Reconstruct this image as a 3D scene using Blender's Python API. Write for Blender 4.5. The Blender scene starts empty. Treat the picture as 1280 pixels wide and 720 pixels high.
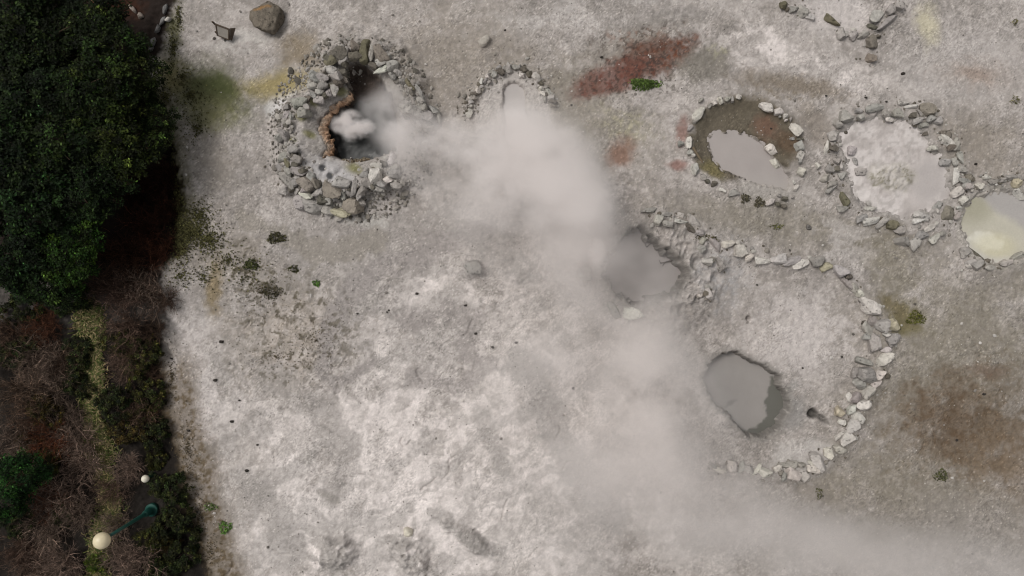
import bpy, bmesh, math, random
import numpy as np
from mathutils import Vector, Matrix

R = math.radians
rng = np.random.default_rng(7)
random.seed(7)
C = bpy.context.scene.collection
S = 0.025          # metres per photograph pixel on the ground
H = 22.0           # camera height

def at(px, py, z=0.0):
    """point at height z that stands where the photograph shows (px, py)"""
    k = S * (H - z) / H
    return Vector(((px - 640) * k, (360 - py) * k, z))

# ---------------------------------------------------------------- noise
def _hash(ix, iy, seed):
    h = (ix.astype(np.int64) * 374761393 + iy.astype(np.int64) * 668265263 + seed * 974634777) & 0xFFFFFFFF
    h = ((h ^ (h >> 13)) * 1274126177) & 0xFFFFFFFF
    h = ((h ^ (h >> 16)) * 2246822519) & 0xFFFFFFFF
    return ((h ^ (h >> 15)) & 0xFFFFFF) / float(0xFFFFFF)

def vn(x, y, seed=0):
    ix = np.floor(x).astype(np.int64); iy = np.floor(y).astype(np.int64)
    fx = x - ix; fy = y - iy
    u = fx * fx * fx * (fx * (fx * 6 - 15) + 10); v = fy * fy * fy * (fy * (fy * 6 - 15) + 10)
    a = _hash(ix, iy, seed); b = _hash(ix + 1, iy, seed)
    c = _hash(ix, iy + 1, seed); d = _hash(ix + 1, iy + 1, seed)
    return (a * (1 - u) + b * u) * (1 - v) + (c * (1 - u) + d * u) * v

def fbm(x, y, f, octs=4, seed=0, gain=0.5):
    t = 0; a = 1; n = 0
    for o in range(octs):
        ca, sa = math.cos(o * 1.1 + .4), math.sin(o * 1.1 + .4)
        t = t + a * vn((x * ca - y * sa) * f + 17.3 * o, (x * sa + y * ca) * f - 9.1 * o, seed + o * 31)
        n += a; a *= gain; f *= 2.03
    return t / n            # about 0..1, mean .5

def ridge(x, y, f, octs=4, seed=0):
    t = 0; a = 1; n = 0
    for o in range(octs):
        ca, sa = math.cos(o * 1.7 + .2), math.sin(o * 1.7 + .2)
        t = t + a * (1 - np.abs(2 * vn((x * ca - y * sa) * f + 5.3 * o, (x * sa + y * ca) * f, seed + o * 17) - 1))
        n += a; a *= .55; f *= 2.1
    return t / n

def sm(e0, e1, v):
    t = np.clip((v - e0) / (e1 - e0), 0, 1)
    return t * t * (3 - 2 * t)

def poly_sdf(PX, PY, pts):
    """signed distance in pixels, negative inside"""
    d2 = np.full(PX.shape, 1e18); inside = np.zeros(PX.shape, bool)
    n = len(pts)
    for i in range(n):
        ax, ay = pts[i]; bx, by = pts[(i + 1) % n]
        ex, ey = bx - ax, by - ay
        wx, wy = PX - ax, PY - ay
        t = np.clip((wx * ex + wy * ey) / (ex * ex + ey * ey + 1e-9), 0, 1)
        d2 = np.minimum(d2, (wx - ex * t) ** 2 + (wy - ey * t) ** 2)
        cond = (ay > PY) != (by > PY)
        xx = ax + (PY - ay) / (by - ay + 1e-12) * ex
        inside ^= cond & (PX < xx)
    return np.where(inside, -1, 1) * np.sqrt(d2)

def line_dist(PX, PY, pts):
    d2 = np.full(PX.shape, 1e18)
    for (ax, ay), (bx, by) in zip(pts[:-1], pts[1:]):
        ex, ey = bx - ax, by - ay
        t = np.clip(((PX - ax) * ex + (PY - ay) * ey) / (ex * ex + ey * ey + 1e-9), 0, 1)
        d2 = np.minimum(d2, (PX - ax - ex * t) ** 2 + (PY - ay - ey * t) ** 2)
    return np.sqrt(d2)

def ell(PX, PY, cx, cy, rx, ry, ang=0):
    a = R(ang); c, s = math.cos(a), math.sin(a)
    dx, dy = PX - cx, PY - cy
    return np.sqrt(((dx * c + dy * s) / rx) ** 2 + ((-dx * s + dy * c) / ry) ** 2)

# ---------------------------------------------------------------- object helpers
def tag(o, label=None, cat=None, group=None, kind=None):
    if label: o['label'] = label
    if cat: o['category'] = cat
    if group: o['group'] = group
    if kind: o['kind'] = kind
    return o

def mesh_from(name, V, F, mat=None, smooth=True, colors=None):
    me = bpy.data.meshes.new(name)
    V = np.asarray(V, dtype=np.float32); F = np.asarray(F, dtype=np.int32)
    n, k = F.shape
    me.vertices.add(len(V)); me.vertices.foreach_set('co', V.ravel())
    me.loops.add(n * k); me.loops.foreach_set('vertex_index', F.ravel())
    me.polygons.add(n)
    me.polygons.foreach_set('loop_start', np.arange(0, n * k, k, dtype=np.int32))
    me.polygons.foreach_set('loop_total', np.full(n, k, dtype=np.int32))
    me.update(calc_edges=True)
    me.polygons.foreach_set('use_smooth', np.full(n, smooth, dtype=bool))
    if colors is not None:
        at_ = me.color_attributes.new('tint', 'FLOAT_COLOR', 'POINT')
        cc = np.ones((len(V), 4), dtype=np.float32); cc[:, :3] = colors
        at_.data.foreach_set('color', cc.ravel())
    if mat: me.materials.append(mat)
    return me

def link(name, me, parent=None, loc=None):
    o = bpy.data.objects.new(name, me); C.objects.link(o)
    if parent is not None: o.parent = parent
    if loc is not None: o.location = loc
    return o

def empty(name, loc):
    o = bpy.data.objects.new(name, None); C.objects.link(o); o.location = loc
    o.empty_display_size = .2
    return o

# ---------------------------------------------------------------- materials
def newmat(name):
    m = bpy.data.materials.new(name); m.use_nodes = True
    nt = m.node_tree; nt.nodes.clear()
    out = nt.nodes.new('ShaderNodeOutputMaterial')
    return m, nt, out

def node(nt, t, **kw):
    n = nt.nodes.new(t)
    for k, v in kw.items():
        if k.startswith('i_'): n.inputs[k[2:].replace('_', ' ')].default_value = v
        else: setattr(n, k, v)
    return n

def math_n(nt, op, a, b=None, clamp=False):
    n = nt.nodes.new('ShaderNodeMath'); n.operation = op; n.use_clamp = clamp
    for i, v in enumerate((a, b)):
        if v is None: continue
        if hasattr(v, 'is_output') or not isinstance(v, (int, float)): nt.links.new(v, n.inputs[i])
        else: n.inputs[i].default_value = v
    return n.outputs[0]

def surface_mat(name, src='attr', col=(.3, .3, .3), rough=.9, spec=.2, layers=((8, .25),), bumps=((20, .02),), metallic=0, detail_dark=None):
    """albedo (vertex tint, object colour or constant) times noise layers, with bump"""
    m, nt, out = newmat(name)
    b = node(nt, 'ShaderNodeBsdfPrincipled')
    b.inputs['Roughness'].default_value = rough
    b.inputs['Specular IOR Level'].default_value = spec
    b.inputs['Metallic'].default_value = metallic
    nt.links.new(b.outputs[0], out.inputs[0])
    tc = node(nt, 'ShaderNodeTexCoord')
    if src == 'attr':
        s = node(nt, 'ShaderNodeVertexColor', layer_name='tint').outputs[0]
    elif src == 'object':
        s = node(nt, 'ShaderNodeObjectInfo').outputs['Color']
    else:
        s = node(nt, 'ShaderNodeRGB'); s.outputs[0].default_value = (*col, 1); s = s.outputs[0]
    if src == 'object':      # decorrelate the noise between objects
        oi = node(nt, 'ShaderNodeObjectInfo')
        va = node(nt, 'ShaderNodeVectorMath', operation='ADD')
        sc_ = math_n(nt, 'MULTIPLY', oi.outputs['Random'], 37.0)
        nt.links.new(tc.outputs['Object'], va.inputs[0]); nt.links.new(sc_, va.inputs[1]); P = va.outputs[0]
    else:
        P = tc.outputs['Object']
    fac = None
    for sc, amp in layers:
        nz = node(nt, 'ShaderNodeTexNoise'); nz.inputs['Scale'].default_value = sc
        nz.inputs['Detail'].default_value = 3; nz.inputs['Roughness'].default_value = .6
        nt.links.new(P, nz.inputs['Vector'])
        v = math_n(nt, 'MULTIPLY_ADD', nz.outputs[0], amp * 2.6)
        nt.nodes[-1].inputs[2].default_value = 1 - amp * 1.3
        fac = v if fac is None else math_n(nt, 'MULTIPLY', fac, v)
    if detail_dark:
        sc, th, amt = detail_dark
        nz = node(nt, 'ShaderNodeTexNoise'); nz.inputs['Scale'].default_value = sc; nz.inputs['Detail'].default_value = 5
        nt.links.new(P, nz.inputs['Vector'])
        mr = node(nt, 'ShaderNodeMapRange'); mr.inputs[1].default_value = th; mr.inputs[2].default_value = th + .08
        mr.inputs[3].default_value = 1; mr.inputs[4].default_value = 1 - amt
        nt.links.new(nz.outputs[0], mr.inputs[0])
        fac = math_n(nt, 'MULTIPLY', fac, mr.outputs[0])
    if fac is not None:
        vm = node(nt, 'ShaderNodeVectorMath', operation='SCALE')
        nt.links.new(s, vm.inputs[0]); nt.links.new(fac, vm.inputs[3]); s = vm.outputs[0]
    nt.links.new(s, b.inputs['Base Color'])
    h = None
    for sc, d in bumps:
        nz = node(nt, 'ShaderNodeTexNoise'); nz.inputs['Scale'].default_value = sc; nz.inputs['Detail'].default_value = 4
        nt.links.new(P, nz.inputs['Vector'])
        v = math_n(nt, 'MULTIPLY', nz.outputs[0], d)
        h = v if h is None else math_n(nt, 'ADD', h, v)
    if h is not None:
        bp = node(nt, 'ShaderNodeBump'); bp.inputs['Distance'].default_value = 1.0; bp.inputs['Strength'].default_value = 1
        nt.links.new(h, bp.inputs['Height']); nt.links.new(bp.outputs[0], b.inputs['Normal'])
    return m

M_ground = surface_mat('ground_earth', 'attr', rough=.95, spec=.1, layers=((18, .12), (60, .16)), bumps=((7, .022), (34, .012)))
M_rock = surface_mat('rock', 'object', rough=.9, spec=.15, layers=((3.5, .3), (11, .28)), bumps=((6, .06), (18, .03)), detail_dark=(9, .60, .55))
M_mud = surface_mat('mud', 'attr', rough=.42, spec=.35, layers=((2.2, .05), (22, .03)), bumps=((5, .004),))
M_pale_mud = surface_mat('pale_mud', 'attr', rough=.7, spec=.25, layers=((4, .06), (26, .08)), bumps=((14, .012),))
M_gravel = surface_mat('gravel', 'attr', rough=.95, spec=.1, layers=((30, .2),), bumps=())
M_sinter = surface_mat('sinter_rim', 'attr', rough=.85, spec=.15, layers=((6, .28), (22, .28)), bumps=((9, .06), (25, .03)), detail_dark=(8, .56, .5))
M_twig = surface_mat('twig_bark', 'attr', rough=.9, spec=.1, layers=(), bumps=())
M_bark = surface_mat('bark', 'const', (.05, .035, .022), layers=((9, .3),), bumps=((18, .02),))
M_green_paint = surface_mat('green_paint', 'const', (.008, .055, .042), rough=.45, spec=.4, layers=((12, .2),), bumps=())
M_globe = surface_mat('globe_opal', 'const', (.62, .54, .36), rough=.4, spec=.4, layers=((5, .12),), bumps=())
M_white_cap = surface_mat('white_cap', 'const', (.62, .58, .48), rough=.5, spec=.3, layers=((9, .2),), bumps=())
M_wood_dark = surface_mat('dark_wood', 'const', (.075, .055, .04), rough=.8, layers=((25, .3),), bumps=((40, .01),))
M_panel = surface_mat('weathered_panel', 'const', (.27, .245, .215), rough=.7, layers=((7, .18), (30, .12)), bumps=())

def leaf_mat(name):
    m, nt, out = newmat(name)
    b = node(nt, 'ShaderNodeBsdfPrincipled'); b.inputs['Roughness'].default_value = .7
    b.inputs['Specular IOR Level'].default_value = .12
    a = node(nt, 'ShaderNodeVertexColor', layer_name='tint')
    oi = node(nt, 'ShaderNodeObjectInfo')
    mx = node(nt, 'ShaderNodeVectorMath', operation='MULTIPLY')
    nt.links.new(a.outputs[0], mx.inputs[0]); nt.links.new(oi.outputs['Color'], mx.inputs[1])
    nt.links.new(mx.outputs[0], b.inputs['Base Color'])
    nt.links.new(b.outputs[0], out.inputs[0])
    return m
M_leaf = leaf_mat('leaf')
M_stem = leaf_mat('dry_stem')

# ---------------------------------------------------------------- pool outlines (photograph pixels)
A_BASIN = [(447,80),(458,82),(467,90),(477,97),(490,123),(497,150),(497,180),(487,195),(463,200),(440,202),(423,198),(408,195),(413,183),(404,172),(403,157),(408,143),(422,132),(435,123),(438,117),(433,100),(437,85)]
A_WATER = [(438,120),(490,118),(500,150),(500,180),(487,197),(463,202),(440,204),(423,200),(406,197),(411,183),(402,172),(401,157),(406,143),(420,132)]
B_POOL = [(628,150),(627,118),(630,107),(637,102),(648,102),(655,108),(658,125),(660,165),(652,185),(632,182)]
C_POOL = [(888,180),(890,170),(900,166),(925,167),(945,172),(958,185),(968,198),(978,208),(986,222),(984,234),(965,230),(945,226),(925,219),(908,212),(895,198)]
D_POOL = [(1052,165),(1075,148),(1110,143),(1140,153),(1160,170),(1180,192),(1191,222),(1188,248),(1168,265),(1132,274),(1092,266),(1068,247),(1060,218),(1053,190)]
E_POOL = [(1199,275),(1207,255),(1225,240),(1255,234),(1290,240),(1312,265),(1305,310),(1275,331),(1237,333),(1210,317)]
F_POOL = [(904.7,438.5),(918,439.5),(934,445),(945.6,454),(959,459),(974.8,469.6),(978.7,484),(984.5,498),(989.4,511),(980.6,525),(969,540.6),(953.4,547.4),(938,546),(922,535),(912.5,519),(895,507.5),(881.4,488),(880.4,472.5),(885,457),(895,447)]
H_POOL = [(783,290),(800,283),(815,300),(835,318),(848,325),(856,340),(855,350),(845,362),(820,374),(790,380),(765,368),(755,345),(757,325),(768,305)]
EDGE = [(0,224),(40,216),(62,208),(74,196),(100,200),(125,206),(150,216),(180,222),(215,227),(250,236),(290,240),(318,232),(340,208),(370,206),(400,208),(440,204),(480,204),(520,212),(560,226),(620,238),(660,246),(700,256),(722,262)]

# ---------------------------------------------------------------- ground
def axis(lo, hi, step, far):
    fine = np.arange(lo, hi + 1e-6, step)
    ext = []; s = step; p = hi
    while p < far:
        s *= 1.35; p += s; ext.append(p)
    ext = np.array(ext)
    return np.concatenate([(lo - (ext - hi))[::-1], fine, ext])

gx = axis(-17.6, 16.9, .034, 240.0); gy = axis(-9.9, 9.9, .034, 240.0)
X, Y = np.meshgrid(gx, gy)
PX = 640 + X / S; PY = 360 - Y / S

def at_edge(py):
    return np.interp(py, [e[0] for e in EDGE], [e[1] for e in EDGE])

n_big = fbm(X, Y, .35, 4, 3); n_mid = fbm(X, Y, 1.1, 4, 11); n_sm = fbm(X, Y, 4.0, 3, 23); n_fine = fbm(X, Y, 11.0, 2, 41)
n_px = _hash(np.round(X / .034).astype(np.int64), np.round(Y / .034).astype(np.int64), 5)
warp = (n_mid - .5) * 40 + (n_sm - .5) * 16

jag = (n_sm - .5) * 9 + (n_fine - .5) * 5
sA = poly_sdf(PX, PY, A_BASIN); sAw = poly_sdf(PX, PY, A_WATER)
sB = poly_sdf(PX, PY, B_POOL); sC = poly_sdf(PX, PY, C_POOL); sD = poly_sdf(PX, PY, D_POOL)
sE = poly_sdf(PX, PY, E_POOL); sF = poly_sdf(PX, PY, F_POOL); sH = poly_sdf(PX, PY, H_POOL)

# heights -------------------------------------------------------
crust = sm(1.2, .3, ell(PX, PY, 520, 560, 330, 200) + (n_mid - .5) * 1.0)
Z = (n_big - .5) * .16 + (n_mid - .5) * .10 + (n_sm - .5) * .035 + (n_fine - .5) * .018
Z += crust * ((ridge(X, Y, 1.3, 4, 77) - .55) * .07 + (ridge(X, Y, 6, 2, 78) - .5) * .008)
# rock heap around the black pool
heap = np.exp(-((sA - 26) / 26) ** 2) * (sA > -2) * sm(560, 520, PX)
Z += heap * (.40 + .25 * (n_sm - .5))
# stone enclosures: low earth banks
ringA = [(808,270),(880,285),(915,308),(960,325),(1010,330),(1055,345),(1085,375),(1100,410),(1095,450),(1082,500),(1062,545),(1030,575),(990,592),(940,590),(900,588)]
dW = line_dist(PX, PY, ringA)
Z += .10 * np.exp(-(dW / 14) ** 2)
# crater with rough slope around the steaming grey pool
slope = sm(78, 5, sH) * sm(-2, 4, sH) * sm(770, 850, PX + (PY - 300) * .2)
Z += slope * (.28 + (ridge(X, Y, 2.6, 4, 91) - .5) * .42)
wob = (fbm(X, Y, 3, 3, 61) - .5) * .35
# crusted outcrops by the lower edge, small mounds elsewhere
for cx, cy, rx, ry, an, h in ((418,690,26,30,60,.42),(512,690,24,36,-40,.40),(590,676,48,14,35,.24),(590,336,16,13,0,.26),(508,398,30,14,-20,-.10),(484,366,12,10,0,-.10),(1118,222,1,1,0,0),(655,335,34,22,20,.22),(725,342,16,14,0,.25),(605,52,14,9,-40,.10),(640,60,10,8,0,.05)):
    e = ell(PX, PY, cx, cy, rx, ry, an) + (n_sm - .5) * .7
    mm = sm(1.1, .35, e)
    Z += mm * h * (.42 + .8 * (ridge(X + wob, Y - wob, 2.8, 4, int(cx)) - .25))
# basins
def dig(s, depth, w, j=1.0):
    global Z
    t = sm(1.0, -w, s + jag * j)
    Z = Z * (1 - t) - depth * t
dig(sC - 4, .24, 6, .7); dig(sD - 4, .15, 14, 1.8); dig(sE, .22, 10, 1.2); dig(sB, .17, 4, .5)
dig(sH, .75, 9, 1.5); dig(sF, .80, 6, .8)
dig(sA, .42, 8, 1.0); dig(sAw, 1.0, 16, 1.2)
# hollow inside ring C
mC = sm(1.05, .75, ell(PX, PY, 930, 180, 64, 54))
Z -= mC * .12 * (sC > 2)
# small vents
for cx, cy, r in ((1016,517,7),(936,398,4)):
    Z -= .25 * sm(1.2, .2, np.hypot(PX - cx, PY - cy) / r + (n_sm - .5) * .5)
Z -= .12 * sm(1.1, .3, ell(PX, PY, 1028, 523, 9, 4, 35))
dE = PX - at_edge(PY) + warp * .55 + (n_fine - .5) * 8            # >0 = open ground
Z += sm(6, -25, dE) * (.05 - .55 * sm(1.3, .5, ell(PX, PY, 188, 235, 45, 115)) + (n_mid - .5) * .5)
far = np.maximum(np.abs(X) - 17, np.abs(Y) - 10)
Z = np.where(far > .2, Z * np.clip(1 - far / 6, 0, 1), Z)

STONES = {}
def stones(ring, ox, oy, sc, rows, **kw):
    STONES.setdefault(ring, []).extend((ox + r[0] / sc, oy + r[1] / sc, r[2] / sc, r[3] / sc, r[4], r[5], kw.get('inner', False)) for r in rows)

stones('B', 570, 70, 8, [(140,565,110,72,-60,'w'),(105,548,34,30,0,'d'),(150,500,50,36,0,'g'),(103,498,42,42,0,'g'),(150,460,62,36,-20,'g'),(180,415,82,46,10,'g'),(188,375,95,40,-15,'d'),(215,338,68,50,80,'w'),(252,305,50,36,-40,'g'),(255,250,72,40,-80,'w'),(296,245,62,36,-60,'g'),(315,202,72,46,60,'w'),(332,255,46,30,-45,'g'),(375,185,85,62,-50,'p'),(345,152,60,40,0,'p'),(425,110,62,42,-30,'g'),(455,155,75,72,0,'d'),(528,120,92,66,80,'p'),(487,120,62,30,80,'g'),(585,115,72,56,60,'g'),(637,108,62,50,80,'g'),(680,132,84,52,40,'d'),(665,188,60,40,15,'w'),(732,175,78,50,70,'d'),(788,200,100,66,50,'w'),(820,240,60,40,-50,'g'),(852,268,72,46,50,'d'),(850,320,46,36,-60,'w'),(897,310,50,40,0,'g'),(865,362,72,50,20,'w'),(925,355,92,46,60,'w'),(960,408,60,58,0,'g'),(968,450,86,38,20,'d'),(980,487,60,34,10,'d'),(888,430,62,38,80,'g')])
stones('C', 840, 105, 7.2, [(248,260,145,76,-47,'w'),(205,335,46,36,0,'g'),(160,395,72,46,-60,'g'),(150,530,98,56,88,'w'),(82,530,56,50,0,'g'),(165,612,52,46,0,'g'),(195,645,50,26,10,'w'),(338,195,62,46,-20,'g'),(385,162,68,54,-20,'w'),(440,145,62,46,60,'w'),(500,130,68,50,-10,'g'),(547,132,56,30,80,'g'),(600,118,56,46,10,'w'),(262,142,52,44,0,'g')])
stones('C', 920, 105, 7.2, [(285,205,140,82,20,'w'),(393,240,82,72,0,'w'),(445,285,52,46,60,'w'),(450,325,36,22,-30,'w'),(398,292,26,20,0,'g'),(495,315,46,20,-70,'g'),(540,400,135,76,60,'w'),(505,488,50,34,40,'g'),(575,490,72,30,0,'d'),(578,550,90,70,70,'g'),(585,642,68,58,-60,'w'),(580,692,60,28,90,'g')])
stones('C', 920, 105, 7.2, [(305,578,140,74,35,'w')], inner=True)
stones('C', 920, 180, 7.2, [(360,178,120,52,55,'w')], inner=True)
stones('C', 920, 180, 7.2, [(588,250,76,66,-70,'w'),(543,390,66,34,-70,'w'),(525,340,32,24,50,'w'),(318,518,84,46,-20,'w'),(388,460,36,26,0,'g'),(440,490,52,40,10,'d'),(430,552,56,46,0,'d'),(380,540,42,40,0,'d'),(510,480,30,20,-50,'g')])
stones('C', 840, 180, 7.2, [(212,220,108,76,75,'w'),(290,300,60,46,10,'g'),(328,337,52,38,10,'d'),(380,355,62,46,0,'d'),(450,412,72,36,25,'w'),(552,435,92,56,-20,'g')])
stones('D', 1020, 115, 6, [(235,175,92,86,-30,'g'),(315,137,62,36,-10,'g'),(345,188,60,50,-30,'g'),(425,125,135,48,-8,'g'),(170,240,82,60,30,'g'),(130,320,70,74,0,'g'),(85,405,98,30,-80,'w'),(135,415,60,58,0,'d'),(195,565,78,30,85,'p'),(155,575,50,40,0,'d'),(20,550,50,30,70,'w'),(100,575,72,54,30,'g'),(200,625,62,50,0,'g'),(70,650,82,58,-20,'g'),(130,692,92,46,-25,'g'),(650,80,82,34,0,'w'),(618,155,72,66,0,'g'),(540,165,60,40,20,'g'),(547,203,50,34,0,'w'),(270,440,60,60,0,'p'),(300,520,62,36,70,'g'),(340,600,82,58,0,'p'),(158,510,60,46,10,'g')])
stones('D', 1110, 115, 6, [(190,105,105,30,-8,'w'),(193,172,52,44,0,'d'),(250,165,92,30,45,'g'),(292,130,110,80,20,'b'),(330,195,66,50,-20,'g'),(385,217,60,58,0,'g'),(222,215,60,50,0,'g'),(266,250,62,50,0,'g'),(282,312,40,26,0,'d'),(450,363,122,36,40,'w'),(452,310,100,44,30,'b'),(515,400,92,46,80,'g'),(550,490,88,42,70,'g'),(560,570,76,64,20,'g'),(515,640,112,38,-85,'w'),(505,520,60,34,80,'g'),(575,665,80,34,10,'g'),(590,703,60,40,0,'g'),(440,525,82,58,0,'p'),(350,418,82,40,-10,'w'),(478,412,50,40,0,'d'),(612,640,50,48,0,'b')])
stones('D', 1020, 210, 6, [(228,242,130,66,62,'o'),(200,305,62,40,0,'g'),(350,368,112,44,-18,'g'),(418,400,112,44,-10,'w'),(500,410,92,40,-40,'g'),(575,432,76,64,0,'o'),(415,305,82,38,5,'w'),(120,150,92,44,-35,'g'),(630,470,92,64,-15,'g'),(660,547,92,64,10,'g')])
stones('D', 1120, 220, 6, [(182,325,88,46,-15,'w'),(208,300,120,56,20,'p'),(265,380,82,40,-45,'w'),(205,440,92,74,0,'g'),(295,465,84,46,-40,'w'),(140,512,88,70,-30,'g'),(398,275,115,80,-80,'b'),(515,180,72,56,-50,'w'),(475,235,52,34,0,'w'),(465,125,78,50,-40,'w'),(320,225,72,46,-50,'p'),(465,297,62,40,-70,'g'),(540,70,72,54,0,'g'),(570,105,36,26,0,'w'),(355,430,44,34,0,'g')])
stones('E', 1120, 220, 6, [(530,572,78,66,70,'g'),(615,595,135,30,42,'d'),(572,642,72,44,-30,'g'),(555,677,50,30,20,'w'),(630,665,82,58,-40,'g'),(715,690,92,40,5,'g'),(842,650,100,46,-15,'w'),(915,610,82,68,-20,'g'),(642,70,74,46,-20,'w'),(905,48,95,60,25,'y'),(860,8,84,40,0,'g'),(745,42,120,50,-10,'g'),(925,130,100,46,45,'w'),(690,12,70,34,-10,'w'),(800,30,60,40,0,'g')])
stones('G', 960, 0, 7.11, [(145,35,78,82,0,'o'),(225,80,78,52,-15,'g'),(320,112,130,72,40,'g'),(378,142,76,46,20,'w'),(560,168,175,62,33,'o'),(660,285,98,86,50,'g'),(755,310,92,82,0,'g'),(850,300,95,54,-20,'g'),(930,235,92,44,10,'d'),(1060,200,225,48,-38,'g'),(1095,90,88,74,-40,'g'),(1175,45,82,80,30,'g'),(942,375,115,80,75,'b'),(930,515,86,66,0,'b'),(970,140,150,100,-50,'p'),(985,317,42,34,0,'d')])
stones('H', 790, 245, 7.2, [(160,125,150,42,-5,'g'),(242,210,92,74,-70,'w'),(310,158,112,46,15,'g'),(427,168,72,44,15,'w'),(420,225,140,38,8,'w'),(565,238,155,64,40,'p'),(530,283,92,44,35,'d'),(610,330,82,50,10,'g'),(640,400,72,36,-60,'g'),(740,420,165,66,40,'p'),(630,470,82,70,0,'g'),(690,592,100,80,0,'p'),(800,620,122,60,70,'g'),(335,250,90,50,10,'g')])
stones('H', 740, 240, 4, [(200,605,108,60,0,'w'),(105,590,84,44,55,'g'),(540,520,40,20,-20,'w'),(580,500,70,40,70,'p')])
stones('F', 790, 245, 7.2, [(870,430,100,54,-20,'w')])
stones('F', 900, 290, 7.11, [(155,100,46,36,0,'w'),(190,172,118,92,60,'w'),(270,228,76,60,-40,'w'),(380,260,132,60,5,'w'),(520,245,128,82,-15,'w'),(652,250,142,58,-25,'g'),(737,275,122,56,-20,'w'),(870,268,130,98,-20,'g'),(965,312,100,70,-20,'y'),(1070,350,122,84,35,'g'),(1130,447,130,40,48,'g'),(1148,398,50,40,0,'d')])
stones('F', 1040, 340, 6, [(170,120,80,40,48,'g'),(205,165,62,40,50,'w'),(228,215,60,38,70,'g'),(285,265,134,76,50,'w'),(310,370,62,54,-50,'g'),(265,425,98,54,60,'g'),(388,402,98,84,-50,'g'),(467,402,86,76,20,'y'),(330,545,134,90,-65,'p'),(455,505,96,74,-30,'g'),(410,470,46,30,0,'w'),(408,585,76,36,-25,'w'),(397,655,122,66,-45,'w'),(250,675,120,50,10,'g'),(270,490,62,40,0,'g'),(247,377,26,24,0,'d')])
stones('F', 1030, 440, 7.2, [(390,205,132,120,0,'g'),(505,205,76,82,20,'w'),(285,190,76,58,90,'g'),(478,292,98,56,-35,'w'),(413,370,102,80,-50,'w'),(330,290,92,78,0,'g'),(228,412,72,50,70,'w'),(292,415,84,72,-60,'g'),(355,490,128,110,-70,'w'),(253,520,66,60,80,'w'),(315,585,86,74,30,'w'),(265,672,98,76,-45,'w'),(150,550,98,74,30,'y'),(170,637,56,46,0,'w')])
stones('F', 970, 520, 7.2, [(648,203,112,86,-50,'w'),(580,300,122,92,20,'w'),(560,190,125,28,-55,'w'),(480,340,86,74,60,'w'),(402,405,142,88,60,'w'),(335,425,82,40,10,'w'),(345,487,116,70,10,'w'),(170,540,132,100,30,'w'),(257,540,102,70,60,'w'),(120,442,140,58,-5,'g'),(237,450,72,44,0,'g'),(20,475,68,70,70,'w'),(600,62,62,40,0,'w')])
stones('F', 890, 540, 9, [(235,402,120,118,0,'w'),(335,392,120,44,95,'g'),(412,420,110,88,0,'g'),(515,420,150,38,-60,'w'),(610,470,142,88,-5,'w'),(822,510,92,58,85,'g'),(80,432,140,40,20,'w'),(25,395,100,50,30,'g')])
stones('A', 340, 40, 6, [(440,215,78,50,-10,'o'),(410,203,60,40,60,'d'),(505,155,82,70,-40,'d'),(547,165,130,46,-75,'g'),(535,222,70,50,20,'d'),(615,182,112,82,0,'d'),(690,150,132,50,-85,'o'),(620,112,92,66,80,'b'),(320,330,82,60,40,'g'),(367,330,72,54,30,'g'),(382,395,74,70,-60,'p'),(308,405,78,54,0,'g'),(355,447,46,40,0,'w'),(300,467,62,40,20,'g'),(350,507,88,50,10,'p'),(465,423,92,54,90,'p'),(440,285,82,60,20,'w'),(480,322,72,58,0,'g'),(525,300,62,50,40,'d'),(495,372,62,50,0,'d'),(533,350,54,40,70,'d'),(200,530,92,58,-10,'g'),(247,562,62,46,30,'g'),(90,650,132,44,-70,'p'),(135,640,102,44,80,'g'),(232,600,82,58,0,'g'),(165,510,72,40,-10,'g'),(110,560,62,50,0,'g'),(260,502,52,40,0,'d'),(420,460,70,50,-30,'g'),(395,480,50,40,0,'d')])
stones('A', 340, 40, 6, [(650,285,56,36,70,'w'),(598,295,52,44,0,'w')], inner=True)
stones('A', 440, 40, 6, [(135,155,122,44,-80,'g'),(207,160,142,74,60,'b'),(232,215,122,58,-30,'g'),(150,240,78,54,20,'d'),(302,250,86,60,-20,'g'),(222,280,92,40,-10,'w'),(380,368,52,40,0,'g'),(430,385,92,30,50,'o'),(492,440,142,30,52,'g'),(450,460,62,40,60,'d'),(440,580,112,72,0,'p'),(505,560,92,58,0,'g'),(413,627,52,40,0,'d'),(552,620,82,58,0,'g'),(610,580,84,54,60,'g'),(647,620,112,30,75,'p'),(300,322,52,36,30,'g'),(345,300,60,40,40,'g'),(500,505,70,44,40,'g')])
stones('A', 340, 160, 6, [(60,62,82,58,-40,'g'),(95,50,90,40,70,'g'),(77,215,82,54,-60,'g'),(112,250,132,42,80,'o'),(150,160,62,44,0,'g'),(152,200,40,36,0,'d'),(185,235,74,54,20,'g'),(105,380,124,58,55,'g'),(80,460,88,70,20,'w'),(140,457,60,48,0,'d'),(185,465,62,40,-60,'g'),(185,395,74,50,-30,'g'),(255,415,104,74,60,'b'),(320,410,84,60,70,'b'),(350,475,94,58,-10,'w'),(240,468,74,50,0,'p'),(250,502,84,40,20,'w'),(315,590,145,108,15,'g'),(375,540,68,54,0,'d'),(425,550,52,44,0,'g'),(440,470,124,68,20,'b'),(520,410,115,88,0,'p'),(417,510,52,26,20,'w'),(215,560,84,78,40,'g'),(410,615,84,68,0,'g'),(500,627,132,58,10,'y'),(525,510,115,50,75,'g'),(612,460,155,46,-75,'g'),(612,580,105,84,-20,'b'),(660,480,122,40,-60,'g'),(475,532,62,34,0,'g'),(222,322,46,44,0,'d'),(200,320,80,50,30,'g'),(60,310,70,50,40,'g'),(655,545,60,50,0,'g'),(120,330,70,44,60,'g'),(160,280,60,46,0,'d'),(290,360,70,46,40,'g')])
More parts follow.
